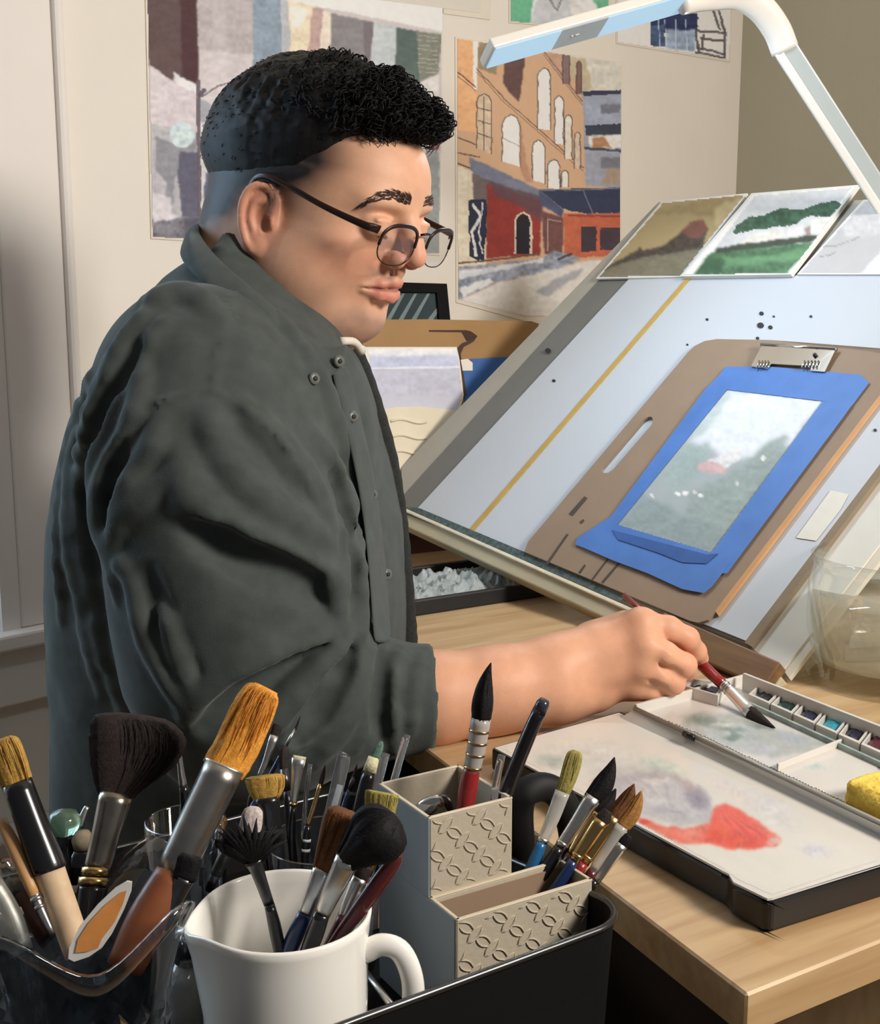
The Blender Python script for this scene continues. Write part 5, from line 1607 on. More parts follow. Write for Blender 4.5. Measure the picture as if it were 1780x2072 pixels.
for x_, y_ in ((686, 730), (636, 768), (704, 845), (744, 1003), (774, 1164)):
    h = f.hit(x_, y_)
    if h is None: h = D(x_, y_, 1.08)
    n_ = unit(EYE - h) * .8 + np.array([.5, 0, .1]); n_ = unit(n_)
    p = h + n_ * (.0075 if y_ < 800 else .0085)
    if y_ == 768: p = D(636, 766, 1.036)
    if y_ == 730: p = D(686, 731, 1.062)
    o = tube('button', [p - n_ * .001, p + n_ * .0006, p + n_ * .0014], [.0052, .0052, .0040], M_btn, shirt, 14)
    tube('button_eye', [p + n_ * .0014, p + n_ * .0018], .0022, mat('button_dark', (40, 42, 40), .5), o, 8)
# undershirt at the throat
tube('undershirt', catmull([D(690, 690, 1.13), D(716, 692, 1.15), D(732, 712, 1.17)], 4), .0038, mat('white_cotton', (214, 206, 194), .9, var=.03), man, 10)
# far front panel, fleece-edged
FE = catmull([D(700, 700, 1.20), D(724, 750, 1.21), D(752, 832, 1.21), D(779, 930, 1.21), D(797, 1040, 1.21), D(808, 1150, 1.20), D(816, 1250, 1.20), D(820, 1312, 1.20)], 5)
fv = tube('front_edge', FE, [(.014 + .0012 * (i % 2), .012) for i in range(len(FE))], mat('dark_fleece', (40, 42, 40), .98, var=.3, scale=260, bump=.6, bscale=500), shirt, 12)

# trousers, shoes and the stool that carries him (mostly hidden by the desk things)
f = Field((-.40, .98, .0), (.38, 1.46, .64), 0.007)
for yy, ys in ((1.12, 1.09), (1.30, 1.33)):
    f.chain([(-.20, yy, .54), (.16, ys, .56), (.18, ys, .30), (.17, ys, .09)], [.105, .075, .060, .048], .03)
f.ell((-.21, 1.21, .56), (.13, .17, .10), .05)
V, Fc = f.mesh()
fmk('trousers', V, Fc, mat('dark_denim', (36, 42, 58), .9, var=.15, scale=80, bump=.3, bscale=500), man)
for ys in (1.09, 1.33):
    f = Field((.08, ys - .06, -.005), (.36, ys + .06, .12), 0.004)
    f.chain([(.15, ys, .05), (.24, ys, .04), (.31, ys, .030)], [.048, .040, .030], .02)
    V, Fc = f.mesh(); V[:, 2] = np.maximum(V[:, 2], .001)
    fmk('shoe', V, Fc, mat('shoe_black', (30, 28, 28), .5), man)
stool = thing('stool', (-.21, 1.21, 0), 'round dark stool under the seated man', 'stool')
lathe('seat', [(0, .415), (.17, .415), (.175, .43), (.17, .452), (0, .455)], (-.21, 1.21, 0), M_darkp, stool)
for k_ in range(4):
    a = math.pi / 4 + k_ * math.pi / 2
    tube('leg', [(-.21 + .12 * math.cos(a), 1.21 + .12 * math.sin(a), .416), (-.21 + .17 * math.cos(a), 1.21 + .17 * math.sin(a), 0)], .014, M_darkp, stool, 10)
# ------------------------------------------------------------------ brushes
def hairmat(name, c, tipc=None):
    return mat(name, c, 0.65, var=0.28, scale=420, bump=0.25, bscale=900, spec=0.2)
M_silver = mat('ferrule_silver', (205, 203, 199), 0.28, 1.0, var=0.10, scale=120)
M_gold = mat('ferrule_gold', (190, 158, 104), 0.25, 1.0, var=0.10, scale=120)
M_dksil = mat('ferrule_dark', (96, 94, 94), 0.3, 1.0, var=0.10, scale=120)
M_hblk = mat('handle_black', (22, 21, 24), 0.25, var=0.06, coat=0.3)
M_hred = mat('handle_red', (138, 34, 34), 0.3, var=0.08, coat=0.3)
M_hmar = mat('handle_maroon', (78, 28, 30), 0.3, var=0.08, coat=0.3)
M_hblue = mat('handle_blue', (30, 92, 140), 0.3, var=0.08, coat=0.3)
M_hnavy = mat('handle_navy', (24, 44, 84), 0.3, var=0.08, coat=0.3)
M_hwood = mat('handle_brown', (124, 70, 42), 0.4, var=0.15, scale=60)
M_htan = mat('handle_tan', (196, 150, 100), 0.45, var=0.08)
M_hcork = mat('handle_cork', (206, 176, 142), 0.6, var=0.10, scale=160)
M_acr = mat('clear_acrylic', (238, 240, 244), 0.05, var=0, trans=0.92, ior=1.3)
M_tubec = mat('clear_ferrule', (226, 222, 214), 0.12, var=0.05, trans=0.55, ior=1.3)
B_blk = hairmat('bristle_black', (24, 22, 24))
B_dk = hairmat('bristle_dark', (46, 38, 36))
B_brn = hairmat('bristle_brown', (104, 66, 40))
B_och = hairmat('bristle_ochre', (176, 136, 66))
B_olv = hairmat('bristle_olive', (150, 138, 76))
B_org = hairmat('bristle_amber', (212, 144, 58))
B_tan = hairmat('bristle_tan', (158, 112, 60))
B_cream = hairmat('bristle_cream', (216, 208, 170))

def segment(name, pts, Yr, m, parent, flat=1.0, hairy=False, seg=18, sub=4, shell=0.0, label=None):
    """pts: (px, py, width px) along the piece; Yr: depth at its first and last point"""
    n = len(pts)
    A = np.asarray(pts, float)
    if n > 2 and sub > 1:
        A = catmull(A, sub)
    n = len(A)
    t = np.concatenate([[0], np.cumsum(np.hypot(np.diff(A[:, 0]), np.diff(A[:, 1])))])
    t /= t[-1]
    P, R_ = [], []
    for i in range(n):
        p = D(A[i, 0], A[i, 1], Yr[0] + (Yr[1] - Yr[0]) * t[i])
        P.append(p)
        r = max(A[i, 2], .6) / 2 * np.linalg.norm(p - EYE) / FPX
        R_.append((r, r * flat))
    jit = None
    if hairy:
        base = 1 + .055 * RNG.standard_normal(seg)
        jit = [base + (.012 + .045 * max(0, 1 - 4 * i / n)) * RNG.standard_normal(seg) for i in range(n)]
        jit = [np.clip(j, .6, 1.35) for j in jit]
    vw_ = unit(P[n // 2] - EYE)
    o = tube(name, P, R_, m, parent, seg, ref=vw_, jit=jit, axis=(P[-1] - P[0]) if hairy else None)
    if label: o['label'] = label
    return o

def strands(name, pts, Yr, m, parent, n, flat=0.5, spread=1.0, rough=1.5):
    """loose hairs that follow the bristle outline: pts from tip to root (px, py, width)"""
    A = catmull(np.asarray(pts, float), 4)
    L = len(A)
    ds = []
    d0 = A[-1, :2] - A[0, :2]
    d0 = d0 / np.hypot(*d0)
    nn_ = np.array([-d0[1], d0[0]])
    for i in range(n):
        u = random.uniform(-1, 1) * spread
        w = random.uniform(-1, 1) * math.sqrt(max(0, 1 - min(1, u * u)))
        i0 = int(random.uniform(0, .25) * L)
        idx = np.linspace(L - 1, i0, 5)
        P = []
        for j in idx:
            q = A[int(j)]
            c_ = q[:2] + nn_ * u * max(q[2], 2) * .5 + np.random.default_rng(i * 7 + int(j)).normal(0, rough * .25, 2)
            Yv = Yr[1] + (Yr[0] - Yr[1]) * (1 - j / (L - 1))
            r = max(q[2], 2) * .5 * flat * Yv / FPX
            P.append(D(c_[0], c_[1], Yv + w * r))
        ds.append(tube_data(P, [.00030, .00028, .00024, .00018, .00006], 3, caps=False))
    o = mk(name, *join_data(ds), m, parent, True, fix=False)
    o['kind'] = 'stuff'
    return o

def brush(label, Y0, Y1, segs, group=None, hair=0):
    """segs: list of (part name, [(px,py,w)...], material, flat); Y0 at the first point, Y1 at the last"""
    allp = [p for s_ in segs for p in s_[1]]
    lo, hi = np.array(allp[0][:2], float), np.array(allp[-1][:2], float)
    d2 = (hi - lo) @ (hi - lo)
    Yat = lambda p: Y0 + (Y1 - Y0) * np.clip(((np.array(p[:2]) - lo) @ (hi - lo)) / d2, -.2, 1.2)
    o = thing('paintbrush', D(*allp[-1][:2], Y1), label, 'brush', group)
    for s_ in segs:
        nm, pts, m, fl = s_[:4]
        Yr = (Yat(pts[0]), Yat(pts[-1]))
        hb_ = nm == 'bristles'
        segment(nm, pts, Yr, m, o, fl, hb_, 34 if hb_ else 18, 4 if len(pts) > 2 else 1)
        if hb_ and hair:
            strands('loose_hairs', pts, Yr, m, o, hair, fl)
    return o

# the brush in his hand
BT, BE = (1566, 1470), (1262, 1204)
brush('red handled brush held in the man\'s right hand, dark tip on the palette', 1.003, 1.215, [
    ('bristles', [(1568, 1473, 2), (1548, 1463, 16), (1528, 1450, 25), (1516, 1440, 26)], B_dk, .55),
    ('ferrule', [(1518, 1442, 26), (1480, 1402, 23), (1460, 1384, 20)], mat('ferrule_pale', (214, 214, 208), .3, .7, var=.05), .6),
    ('crimp', [(1474, 1396, 24), (1470, 1392, 21.5)], M_silver, .8),
    ('crimp', [(1467, 1389, 23), (1463, 1385, 21)], M_silver, .8),
    ('handle', [(1462, 1385, 21), (1420, 1346, 24), (1380, 1310, 20), (1262, 1204, 11)], M_hred, 1.0)])

# ------------------------------------------------------------------ cart with its tray
CZ = 0.70
RZ = 0.775
M_cart = mat('cart_black', (7, 7, 8), 0.75, var=0.1, spec=0.25)
ca_, cb_ = onz(700, 2072, RZ), onz(1190, 1890, RZ)
CV = unit(cb_ - ca_); CU = np.array([-CV[1], CV[0], 0])
def cart(u, v, z):
    return np.array([*(cb_ + CV * v + CU * u)[:2], z])
crt = thing('utility_cart', (*cart(.15, -.25, 0)[:2], 0), 'black metal utility cart tray beside the desk, filled with brush holders', 'cart')
c0_, c1_ = onz(1243, 1858, RZ), onz(1200, 1795, RZ)
WCT, DCT = .56, .33
r_ = .028
def rrect(u0, u1, v0, v1, r, z, n=10):
    out = []
    for cu, cv, a0 in ((u0 + r, v1 - r, -math.pi / 2), (u1 - r, v1 - r, 0), (u1 - r, v0 + r, math.pi / 2), (u0 + r, v0 + r, math.pi)):
        for i in range(n + 1):
            a = a0 + math.pi / 2 * i / n
            uu = cu + r * math.sin(a)
            # the sides dip behind the high near lip
            zz = z - .034 * sm(.024, .10, uu) if z > CZ + .01 else z
            out.append(cart(uu, cv + r * math.cos(a), float(zz)))
    return out
V0, V1 = -WCT + .035, .035
rim = rrect(0, DCT, V0, V1, r_, RZ)
rimi = rrect(.002, DCT - .002, V0 + .002, V1 - .002, r_ - .002, RZ)
bo = rrect(.004, DCT - .004, V0 + .004, V1 - .004, r_ - .003, CZ - .004)
bi = rrect(.006, DCT - .006, V0 + .006, V1 - .006, r_ - .005, CZ)
n_ = len(rim)
V = rim + rimi + bo + bi
Fc = []
for a, b in ((0, 1), (1, 3), (0, 2)):
    for i in range(n_):
        j = (i + 1) % n_
        Fc.append((a * n_ + i, a * n_ + j, b * n_ + j, b * n_ + i))
Fc += [tuple(2 * n_ + i for i in range(n_)), tuple(3 * n_ + i for i in range(n_))]
mk('tray', V, Fc, M_cart, crt)
tube('rim_wire', rim, .0022, mat('rim_steel', (84, 84, 84), .3, .9, var=.1), crt, 8, closed=True)
# deep skirt on the near side hides the frame
box('skirt', cart(.004, (V0 + V1) / 2 - .0, (RZ + .40) / 2 - .012), CV * (WCT / 2 - r_), CU * .002, UZ * ((RZ - .40) / 2 - .012), M_cart, crt)
box('skirt', cart(DCT / 2, V1 - .004, (CZ + .42) / 2 - .01), CU * (DCT / 2 - r_), CV * .002, UZ * ((CZ - .42) / 2 - .012), M_cart, crt)
for u, v in ((.02, V1 - .02), (.02, V0 + .02), (DCT - .02, V1 - .02), (DCT - .02, V0 + .02)):
    tube('leg', [cart(u, v, CZ - .006), cart(u, v, .03)], .010, M_cart, crt, 10)
# the arched black handle on the desk side
HY = .785
ha = catmull([D(1052, 1700, HY), D(1050, 1640, HY), D(1060, 1606, HY), D(1094, 1592, HY + .005), D(1128, 1606, HY + .01), D(1150, 1650, HY + .012), D(1160, 1700, HY + .012), D(1170, 1790, HY + .012)], 6)
ha[0] = ha[0]
tube('handle', np.concatenate([[D(1056, 1800, HY)], ha]), [(.0098, .006)] * (len(ha) + 1), mat('handle_matte', (15, 14, 15), .6, var=.08, spec=.3), crt, 12, ref=unit(D(1100, 1650, HY) - EYE))

# ------------------------------------------------------------------ embossed organiser
M_org = mat('organiser_cream', (176, 164, 144), 0.75, var=0.03, scale=30, bump=0.15, bscale=300)
M_orgs = mat('organiser_shaded_side', (132, 136, 138), 0.75, var=0.04, scale=30)  # shaded copy of the cream: left side's shade put into colour
M_rimc = mat('organiser_rim', (206, 192, 168), 0.6, var=0.03)
LZ = 0.782                                              # rim height of the front box
fl_, frr = onz(925, 1865, LZ), onz(1198, 1782, LZ)
OX = unit(frr - fl_); OY = np.array([-OX[1], OX[0], 0])
Wl = np.linalg.norm(frr - fl_)
org = thing('desk_organiser', (*(fl_ + OX * Wl / 2 + OY * .05)[:2], CZ), 'stepped cream desk organiser embossed with interlocking rings, holding brushes', 'organizer')
def ob(x, y, z):
    return np.array([*(fl_ + OX * x + OY * y)[:2], z])
# find how far back the step lies and how tall the back box is from the picture
DL = .052
bl_ = None
for d_ in np.arange(.03, .12, .001):
    p = ob(0, d_, LZ)
    px_ = CX + FPX * p[0] / ((p - EYE) @ FWD)
    if px_ <= 868: DL = d_; break
q0 = ob(0, DL, 0)
UZt = None
for z_ in np.arange(.80, .98, .0005):
    p = ob(0, DL, z_)
    py_ = CY - FPX * ((p - EYE) @ UPV) / ((p - EYE) @ FWD)
    if py_ <= 1660: UZt = z_; break
Wu = None
for w_ in np.arange(.03, .12, .0005):
    p = ob(w_, DL, UZt)
    if CX + FPX * p[0] / ((p - EYE) @ FWD) >= 1036: Wu = w_; break
Wu = Wu or .065
DU = DL + .062
T_ = .0022
def opan(name, x0, x1, y0, y1, z0, z1, m, bev=.0006):
    return box(name, ob((x0 + x1) / 2, (y0 + y1) / 2, (z0 + z1) / 2), OX * (x1 - x0) / 2, OY * (y1 - y0) / 2, UZ * (z1 - z0) / 2, m, org, bev)
opan('front_panel', 0, Wl, 0, T_, CZ + .001, LZ, M_org)
opan('right_panel', Wl - T_, Wl, T_, DL, CZ + .001, LZ, M_org)
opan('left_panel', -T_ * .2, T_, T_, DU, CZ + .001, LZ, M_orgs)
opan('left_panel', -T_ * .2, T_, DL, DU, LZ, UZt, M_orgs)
opan('floor_panel', 0, Wl, 0, DL, CZ + .0005, CZ + .002, M_org)
opan('back_panel', 0, Wl, DL - T_, DL, CZ + .001, LZ, M_org)
opan('step_panel', 0, Wu, DL, DL + T_, LZ - .002, UZt, M_org)
opan('right_panel', Wu - T_, Wu, DL + T_, DU, CZ + .001, UZt, M_org)
opan('back_panel', 0, Wu, DU - T_, DU, CZ + .001, UZt, M_org)
for x0, x1, y0, y1, z_ in ((0, Wl, -.0004, T_, LZ), (0, T_, 0, DL, LZ), (Wl - T_, Wl, 0, DL, LZ), (0, Wl, DL - T_, DL + .0002, LZ), (0, Wu, DL - .0002, DL + T_, UZt), (0, T_, DL, DU, UZt), (Wu - T_, Wu, DL, DU, UZt), (0, Wu, DU - T_, DU, UZt)):
    opan('rim', x0, x1, y0, y1, z_, z_ + .0012, M_rimc, .0004)
def ring_pattern(name, x0, x1, z0, z1, y, s_, parent_m):
    """raised petals of interlocking rings"""
    ds_ = []
    nx, nz_ = int((x1 - x0) / s_) + 2, int((z1 - z0) / s_) + 2
    for i in range(nx):
        for j in range(nz_):
            for (ax_, az_, sg) in ((0.5, 0, 1), (0, .5, -1)):
                if (i + j) % 2: continue
                cx_, cz_ = x0 + (i + ax_) * s_, z0 + (j + az_) * s_ + .002
                for side_ in (-1, 1):
                    pts = []
                    for a in np.linspace(-.42, .42, 7):
                        along = a * s_ * 1.25
                        off = side_ * (.24 * s_) * (1 - (a / .46) ** 2)
                        dx, dz = (along * .8 + off * .6, along * -.6 + off * .8) if sg > 0 else (along * .8 - off * .6, along * .6 + off * .8)
                        px_, pz_ = cx_ + dx, cz_ + dz
                        if x0 + .001 < px_ < x1 - .001 and z0 + .001 < pz_ < z1 - .001:
                            pts.append(ob(px_, y, pz_))
                    if len(pts) >= 4:
                        ds_.append(tube_data(pts, [.0002] + [.0006] * (len(pts) - 2) + [.0002], 6))
    o_ = mk(name, *join_data(ds_), parent_m, org, True)
    o_['kind'] = 'stuff'
ring_pattern('embossed_rings', 0, Wl, CZ + .004, LZ, -.0003, .0118, M_org)
ring_pattern('embossed_rings', 0, Wu, LZ, UZt, DL - .0002, .0118, M_org)
# printed lining inside the front box
ds_, dp_ = [], []
for cx_, cz_ in [(.008 + .0135 * i_, LZ - .013 - .012 * (i_ % 2)) for i_ in range(6)]:
    for a in (.6, -.6):
        pts = [ob(cx_ + math.cos(t) * .0075 * math.cos(a) - math.sin(t) * .003 * math.sin(a), DL - T_ - .0003, cz_ + math.cos(t) * .0075 * math.sin(a) + math.sin(t) * .003 * math.cos(a)) for t in np.arange(12) * math.tau / 12]
        dp_.append(slab_data(pts, -OY, .0003))
lin_ = opan('lining', T_, Wl - T_, DL - T_ - .0012, DL - T_ - .0004, CZ + .004, LZ - .0025, mat('lining_brown', (142, 118, 96), .7, var=.04), 0)
mk('lining_petals', *join_data(dp_), mat('lining_cream', (226, 206, 180), .7, var=.03), lin_)['kind'] = 'stuff'

# brushes in the organiser
g1 = None
YB = ob(.03, DL + .03, 0)[1]
brush('large round brush, black pointed tip and clear wrapped ferrule, standing in the back box', YB, YB - .01, [
    ('bristles', [(993, 1341, 2), (986, 1362, 17), (980, 1390, 33), (976, 1425, 43), (973, 1455, 38)], B_blk, .95),
    ('quill', [(973, 1453, 40), (964, 1510, 38), (955, 1558, 34)], M_tubec, .95),
    ('wire_wrap', [(970, 1476, 42), (969.5, 1480, 42)], M_gold, .97), ('wire_wrap', [(966, 1500, 41), (965.4, 1504, 41)], M_gold, .97), ('wire_wrap', [(962, 1524, 39), (961.4, 1528, 39)], M_gold, .97), ('wire_wrap', [(957, 1550, 37), (956.4, 1554, 37)], M_gold, .97),
    ('tuft_root', [(972, 1462, 30), (956, 1556, 26)], mat('quill_red', (120, 52, 44), .4, var=.2), .9),
    ('handle', [(955, 1554, 32), (948, 1590, 37), (938, 1650, 33), (926, 1720, 26)], M_hred, 1)], hair=40)
o = thing('pen', D(1010, 1640, YB), 'black pen leaning to the right out of the back box', 'pen')
segment('barrel', [(1092, 1436, 28), (1060, 1510, 30), (1005, 1650, 28)], (YB, YB), M_hblk, o)
segment('cap_end', [(1102, 1416, 20), (1098, 1424, 27), (1090, 1442, 28.5)], (YB, YB), mat('pen_cap', (52, 52, 62), .2, var=.05), o, sub=1)
o = thing('acrylic_stick', D(1002, 1640, YB), 'thin clear stick beside the black pen in the back box', 'stick')
segment('stick', [(1015, 1528, 16), (1004, 1580, 15), (996, 1650, 14)], (YB - .008, YB - .008), M_acr, o, .4)
o = thing('bulldog_clip', D(880, 1640, YB), 'shiny round steel clip lying inside the back box', 'clip')
segment('clip_body', [(846, 1648, 26), (862, 1634, 36), (884, 1622, 26), (896, 1630, 10)], (YB, YB), M_chrome, o, .6)
segment('clip_arm', [(876, 1616, 14), (902, 1620, 20), (912, 1640, 12)], (YB + .004, YB + .004), M_dksil, o, .6)
YF = ob(Wl * .86, DL * .72, 0)[1] + .012
gF = 'brushes in the front box of the organiser'
brush('olive filbert brush with clear ferrule, leftmost in the front box', YF + .02, YF - .005, [
    ('bristles', [(1166, 1519, 14), (1162, 1530, 32), (1152, 1565, 34), (1138, 1606, 27)], B_olv, .6),
    ('ferrule', [(1138, 1602, 30), (1118, 1655, 27), (1096, 1705, 20)], M_tubec, .7),
    ('crimp', [(1100, 1696, 24), (1096, 1704, 22)], M_silver, .9),
    ('handle', [(1096, 1704, 20), (1078, 1752, 26), (1050, 1820, 20)], M_hblue, 1)], gF, 30)
brush('black pointed brush with bright silver ferrule in the front box', YF + .015, YF - .01, [
    ('bristles', [(1243, 1532, 2), (1236, 1556, 22), (1220, 1588, 40), (1198, 1616, 34)], B_blk, .6),
    ('ferrule', [(1200, 1612, 34), (1165, 1668, 28), (1132, 1716, 22)], M_silver, .7),
    ('crimp', [(1140, 1704, 26), (1135, 1711, 24)], M_silver, .9),
    ('handle', [(1132, 1715, 22), (1100, 1765, 27), (1050, 1845, 18)], M_hblk, 1)], gF, 30)
brush('short black brush with a notched reddish edge behind the silver one', YF + .026, YF + .005, [
    ('bristles', [(1246, 1596, 3), (1238, 1612, 16), (1224, 1630, 30), (1206, 1648, 30)], B_blk, .6),
    ('ferrule', [(1208, 1644, 30), (1180, 1690, 26), (1156, 1730, 20)], M_gold, .7),
    ('handle', [(1156, 1730, 20), (1130, 1775, 24), (1090, 1838, 18)], M_hmar, 1)], gF)
brush('brown pointed brush with brass ferrule, in the middle of the front box', YF + .008, YF - .014, [
    ('bristles', [(1283, 1586, 2), (1276, 1604, 20), (1260, 1632, 33), (1240, 1656, 30)], B_brn, .6),
    ('ferrule', [(1242, 1652, 31), (1210, 1702, 27), (1180, 1748, 20)], M_gold, .7),
    ('crimp', [(1190, 1732, 25), (1185, 1739, 23)], M_gold, .9),
    ('handle', [(1180, 1746, 20), (1150, 1792, 25), (1104, 1850, 17)], M_hred, 1)], gF, 25)
brush('brown pointed brush with clear ferrule, rightmost in the front box', YF + .004, YF - .012, [
    ('bristles', [(1298, 1600, 2), (1291, 1620, 20), (1276, 1648, 33), (1256, 1674, 30)], B_tan, .6),
    ('ferrule', [(1258, 1670, 31), (1228, 1718, 27), (1200, 1764, 20)], M_tubec, .7),
    ('handle', [(1200, 1762, 20), (1175, 1800, 24), (1130, 1852, 17)], M_hmar, 1)], gF, 25)
brush('brass ferruled brush with a worn stub tip, low in the front box', YF - .004, YF - .018, [
    ('bristles', [(1230, 1640, 18), (1222, 1652, 26), (1214, 1664, 27)], B_dk, .6),
    ('ferrule', [(1216, 1660, 30), (1186, 1706, 26), (1160, 1744, 20)], M_gold, .7),
    ('crimp', [(1170, 1728, 25), (1165, 1736, 23)], M_gold, .9),
    ('handle', [(1160, 1742, 20), (1130, 1790, 24), (1080, 1858, 16)], M_hnavy, 1)], gF)
brush('small silver ferruled brush at the right corner of the front box', YF - .004, YF - .012, [
    ('bristles', [(1272, 1690, 16), (1264, 1700, 22), (1256, 1712, 22)], B_blk, .6),
    ('ferrule', [(1258, 1708, 24), (1228, 1750, 21), (1204, 1784, 17)], M_silver, .7),
    ('handle', [(1204, 1782, 17), (1180, 1815, 20), (1150, 1856, 14)], M_hblk, 1)], gF)

# ------------------------------------------------------------------ milk glass mug with its brushes
M_milk = mat('milk_glass', (244, 240, 232), 0.16, var=0.01, scale=10, coat=0.4)
d_ = .665
mc = EYE + d_ * ray(574, 1842)
MRad = 176 / FPX * d_
ZR = mc[2]
Hm = ZR - CZ
mug = thing('mug', (mc[0], mc[1], CZ), 'white milk-glass mug with pouring lip, holding brushes in the foreground', 'mug')
spa = math.atan2(-.30, -1.0)                # the lip points left
def lipmod(t, i, r, z):
    dt = math.atan2(math.sin(t - spa), math.cos(t - spa))
    k = math.exp(-(dt / .30) ** 2)
    up = sm(.55 * Hm, Hm, z)
    return r + .006 * k * up, z + (-.004 * k + .0) * up
prof = [(0, .0015), (MRad * .78, .0015), (MRad * .86, .004), (MRad * .93, .016), (MRad * .955, .5 * Hm), (MRad * .97, .86 * Hm), (MRad, .96 * Hm), (MRad * 1.012, Hm), (MRad * .985, Hm + .0014), (MRad * .955, Hm), (MRad * .93, .94 * Hm), (MRad * .90, .8 * Hm), (MRad * .885, .03), (MRad * .80, .010), (0, .008)]
lathe('cup', prof, (mc[0], mc[1], CZ), M_milk, mug, 56, lipmod)
ad_ = unit(np.array([.985, -.10, 0]))
hb0 = np.array([mc[0], mc[1], 0])
hp = [hb0 + ad_ * r + UZ * z for r, z in ((MRad * .93, ZR - .022), (MRad * 1.14, ZR - .017), (MRad * 1.36, ZR - .021), (MRad * 1.49, ZR - .038), (MRad * 1.46, ZR - .062), (MRad * 1.30, ZR - .080), (MRad * .93, ZR - .086))]
hp = catmull(hp, 6)
tube('handle', hp, [(.0062, .0052)] * len(hp), M_milk, mug, 16, ref=np.cross(ad_, UZ))
gM = 'brushes in the milk-glass mug'
MY = mc[1]
brush('black fan brush with dark grey ferrule, leftmost in the mug', MY + .005, MY - .005, [
    ('bristles', [(507, 1688, 120), (508, 1698, 128), (509, 1714, 112), (512, 1732, 70), (514, 1748, 32)], B_blk, .10),
    ('ferrule', [(513, 1742, 36), (522, 1766, 26), (545, 1832, 20)], M_dksil, .7),
    ('handle', [(545, 1830, 20), (558, 1885, 25), (572, 1960, 20)], M_hblk, 1)], gM, 150)
brush('brown round brush with an orange edge and blue handle in the mug', MY + .008, MY - .004, [
    ('bristles', [(706, 1644, 60), (702, 1656, 88), (684, 1700, 76), (655, 1762, 44)], B_brn, .7),
    ('ferrule', [(656, 1758, 44), (636, 1806, 36), (618, 1850, 28)], M_silver, .8),
    ('handle', [(618, 1848, 28), (596, 1895, 34), (575, 1950, 28)], M_hnavy, 1)], gM, 120)
brush('big black mop brush with silver ferrule in the mug', MY - .012, MY - .008, [
    ('bristles', [(800, 1656, 40), (785, 1672, 104), (757, 1695, 118), (725, 1720, 80), (700, 1742, 50)], B_blk, .7),
    ('ferrule', [(704, 1738, 50), (676, 1796, 40), (652, 1850, 30)], M_silver, .8),
    ('handle', [(652, 1848, 30), (635, 1895, 34), (612, 1955, 28)], M_hblk, 1)], gM, 160)
brush('olive square flat brush rising behind the black mop in the mug', MY + .022, MY + .01, [
    ('bristles', [(774, 1604, 62), (772, 1610, 66), (768, 1640, 60), (762, 1668, 54)], B_olv, .25),
    ('ferrule', [(763, 1664, 54), (750, 1720, 44), (736, 1770, 30)], M_gold, .4),
    ('handle', [(736, 1768, 28), (700, 1850, 30), (660, 1940, 24)], M_hmar, 1)], gM, 60)
brush('maroon handled brush leaning to the mug rim on the right', MY - .002, MY - .004, [
    ('handle', [(806, 1726, 16), (796, 1745, 30), (756, 1800, 34), (690, 1890, 26), (650, 1948, 18)], M_hmar, 1)], gM)
brush('slim maroon brush with silver ferrule behind the mop, in the mug', MY + .014, MY + .002, [
    ('bristles', [(742, 1752, 24), (734, 1766, 30), (728, 1778, 28)], B_dk, .6),
    ('ferrule', [(728, 1776, 30), (708, 1822, 26), (694, 1856, 20)], M_silver, .7),
    ('handle', [(694, 1854, 20), (672, 1900, 22), (646, 1950, 16)], M_hmar, 1)], gM)
fan = [o_ for o_ in bpy.data.objects if o_.get('label', '').startswith('black fan brush')][0]
ds_ = []
for a_ in np.linspace(-1, 1, 15):
    tip_ = (507 + 82 * math.sin(a_ * 1.0) + random.uniform(-6, 6), 1738 - (84 + random.uniform(-14, 10)) * math.cos(a_ * 1.05))
    mid_ = (511 + (tip_[0] - 511) * .5, 1742 + (tip_[1] - 1742) * .55)
    ds_.append(tube_data([D(513, 1744, MY), D(*mid_, MY), D(*tip_, MY + .003)], [(.0012, .001), (.0019, .001), (.0002, .0002)], 6, ref=FWD))
mk('hair_tufts', *join_data(ds_), B_blk, fan, True)['kind'] = 'stuff'
# steel rod lying in the tray under the mug handle
o = thing('steel_rod', D(760, 1990, .66), 'thin steel rod lying in the cart tray under the mug handle', 'rod')
tube('rod', [D(722, 1946, .70), D(800, 2045, .655)], .0022, M_silver, o, 10)
o = thing('printed_card', D(770, 1830, .80), 'pink printed card standing between mug and organiser', 'card')
slab('card', [(735, 1800), (792, 1786), (792, 1868), (740, 1888)], (D(770, 1830, .80), unit(np.array([.2, -1, .25]))), .0015, mat('card_pink', (196, 168, 154), .7, var=.25, scale=90), o)

# ------------------------------------------------------------------ fluted glass vase, front left
M_vglass = thin_glass('vase_glass', (240, 242, 244), 0.12, 0.04, 0.65)
vc = EYE + .60 * ray(172, 1832)
vZ = vc[2]
VR = .0535
def wavy(t, i, r, z):
    k = sm(.55, 1.0, z / (vZ - CZ))
    w = math.cos(4 * (t + .42))
    return r * (1 + .10 * k * w), z + .012 * k * w
Hv = vZ - CZ
po = [(0, 0), (.030, 0), (.034, .004), (.033, .02), (.034, .35 * Hv), (.036, .55 * Hv), (.041, .75 * Hv), (.0465, .90 * Hv), (VR, Hv)]
pi_ = [(VR - .0028, Hv + .0006), (.0440, .90 * Hv), (.0385, .75 * Hv), (.0330, .55 * Hv), (.0305, .35 * Hv), (.0285, .03), (0, .018)]
vase = thing('glass_vase', (vc[0], vc[1], CZ), 'wavy rimmed cut-glass vase at the front left, packed with brushes', 'vase')
lathe('vase_wall', po + pi_, (vc[0], vc[1], CZ), M_vglass, vase, 64, wavy)
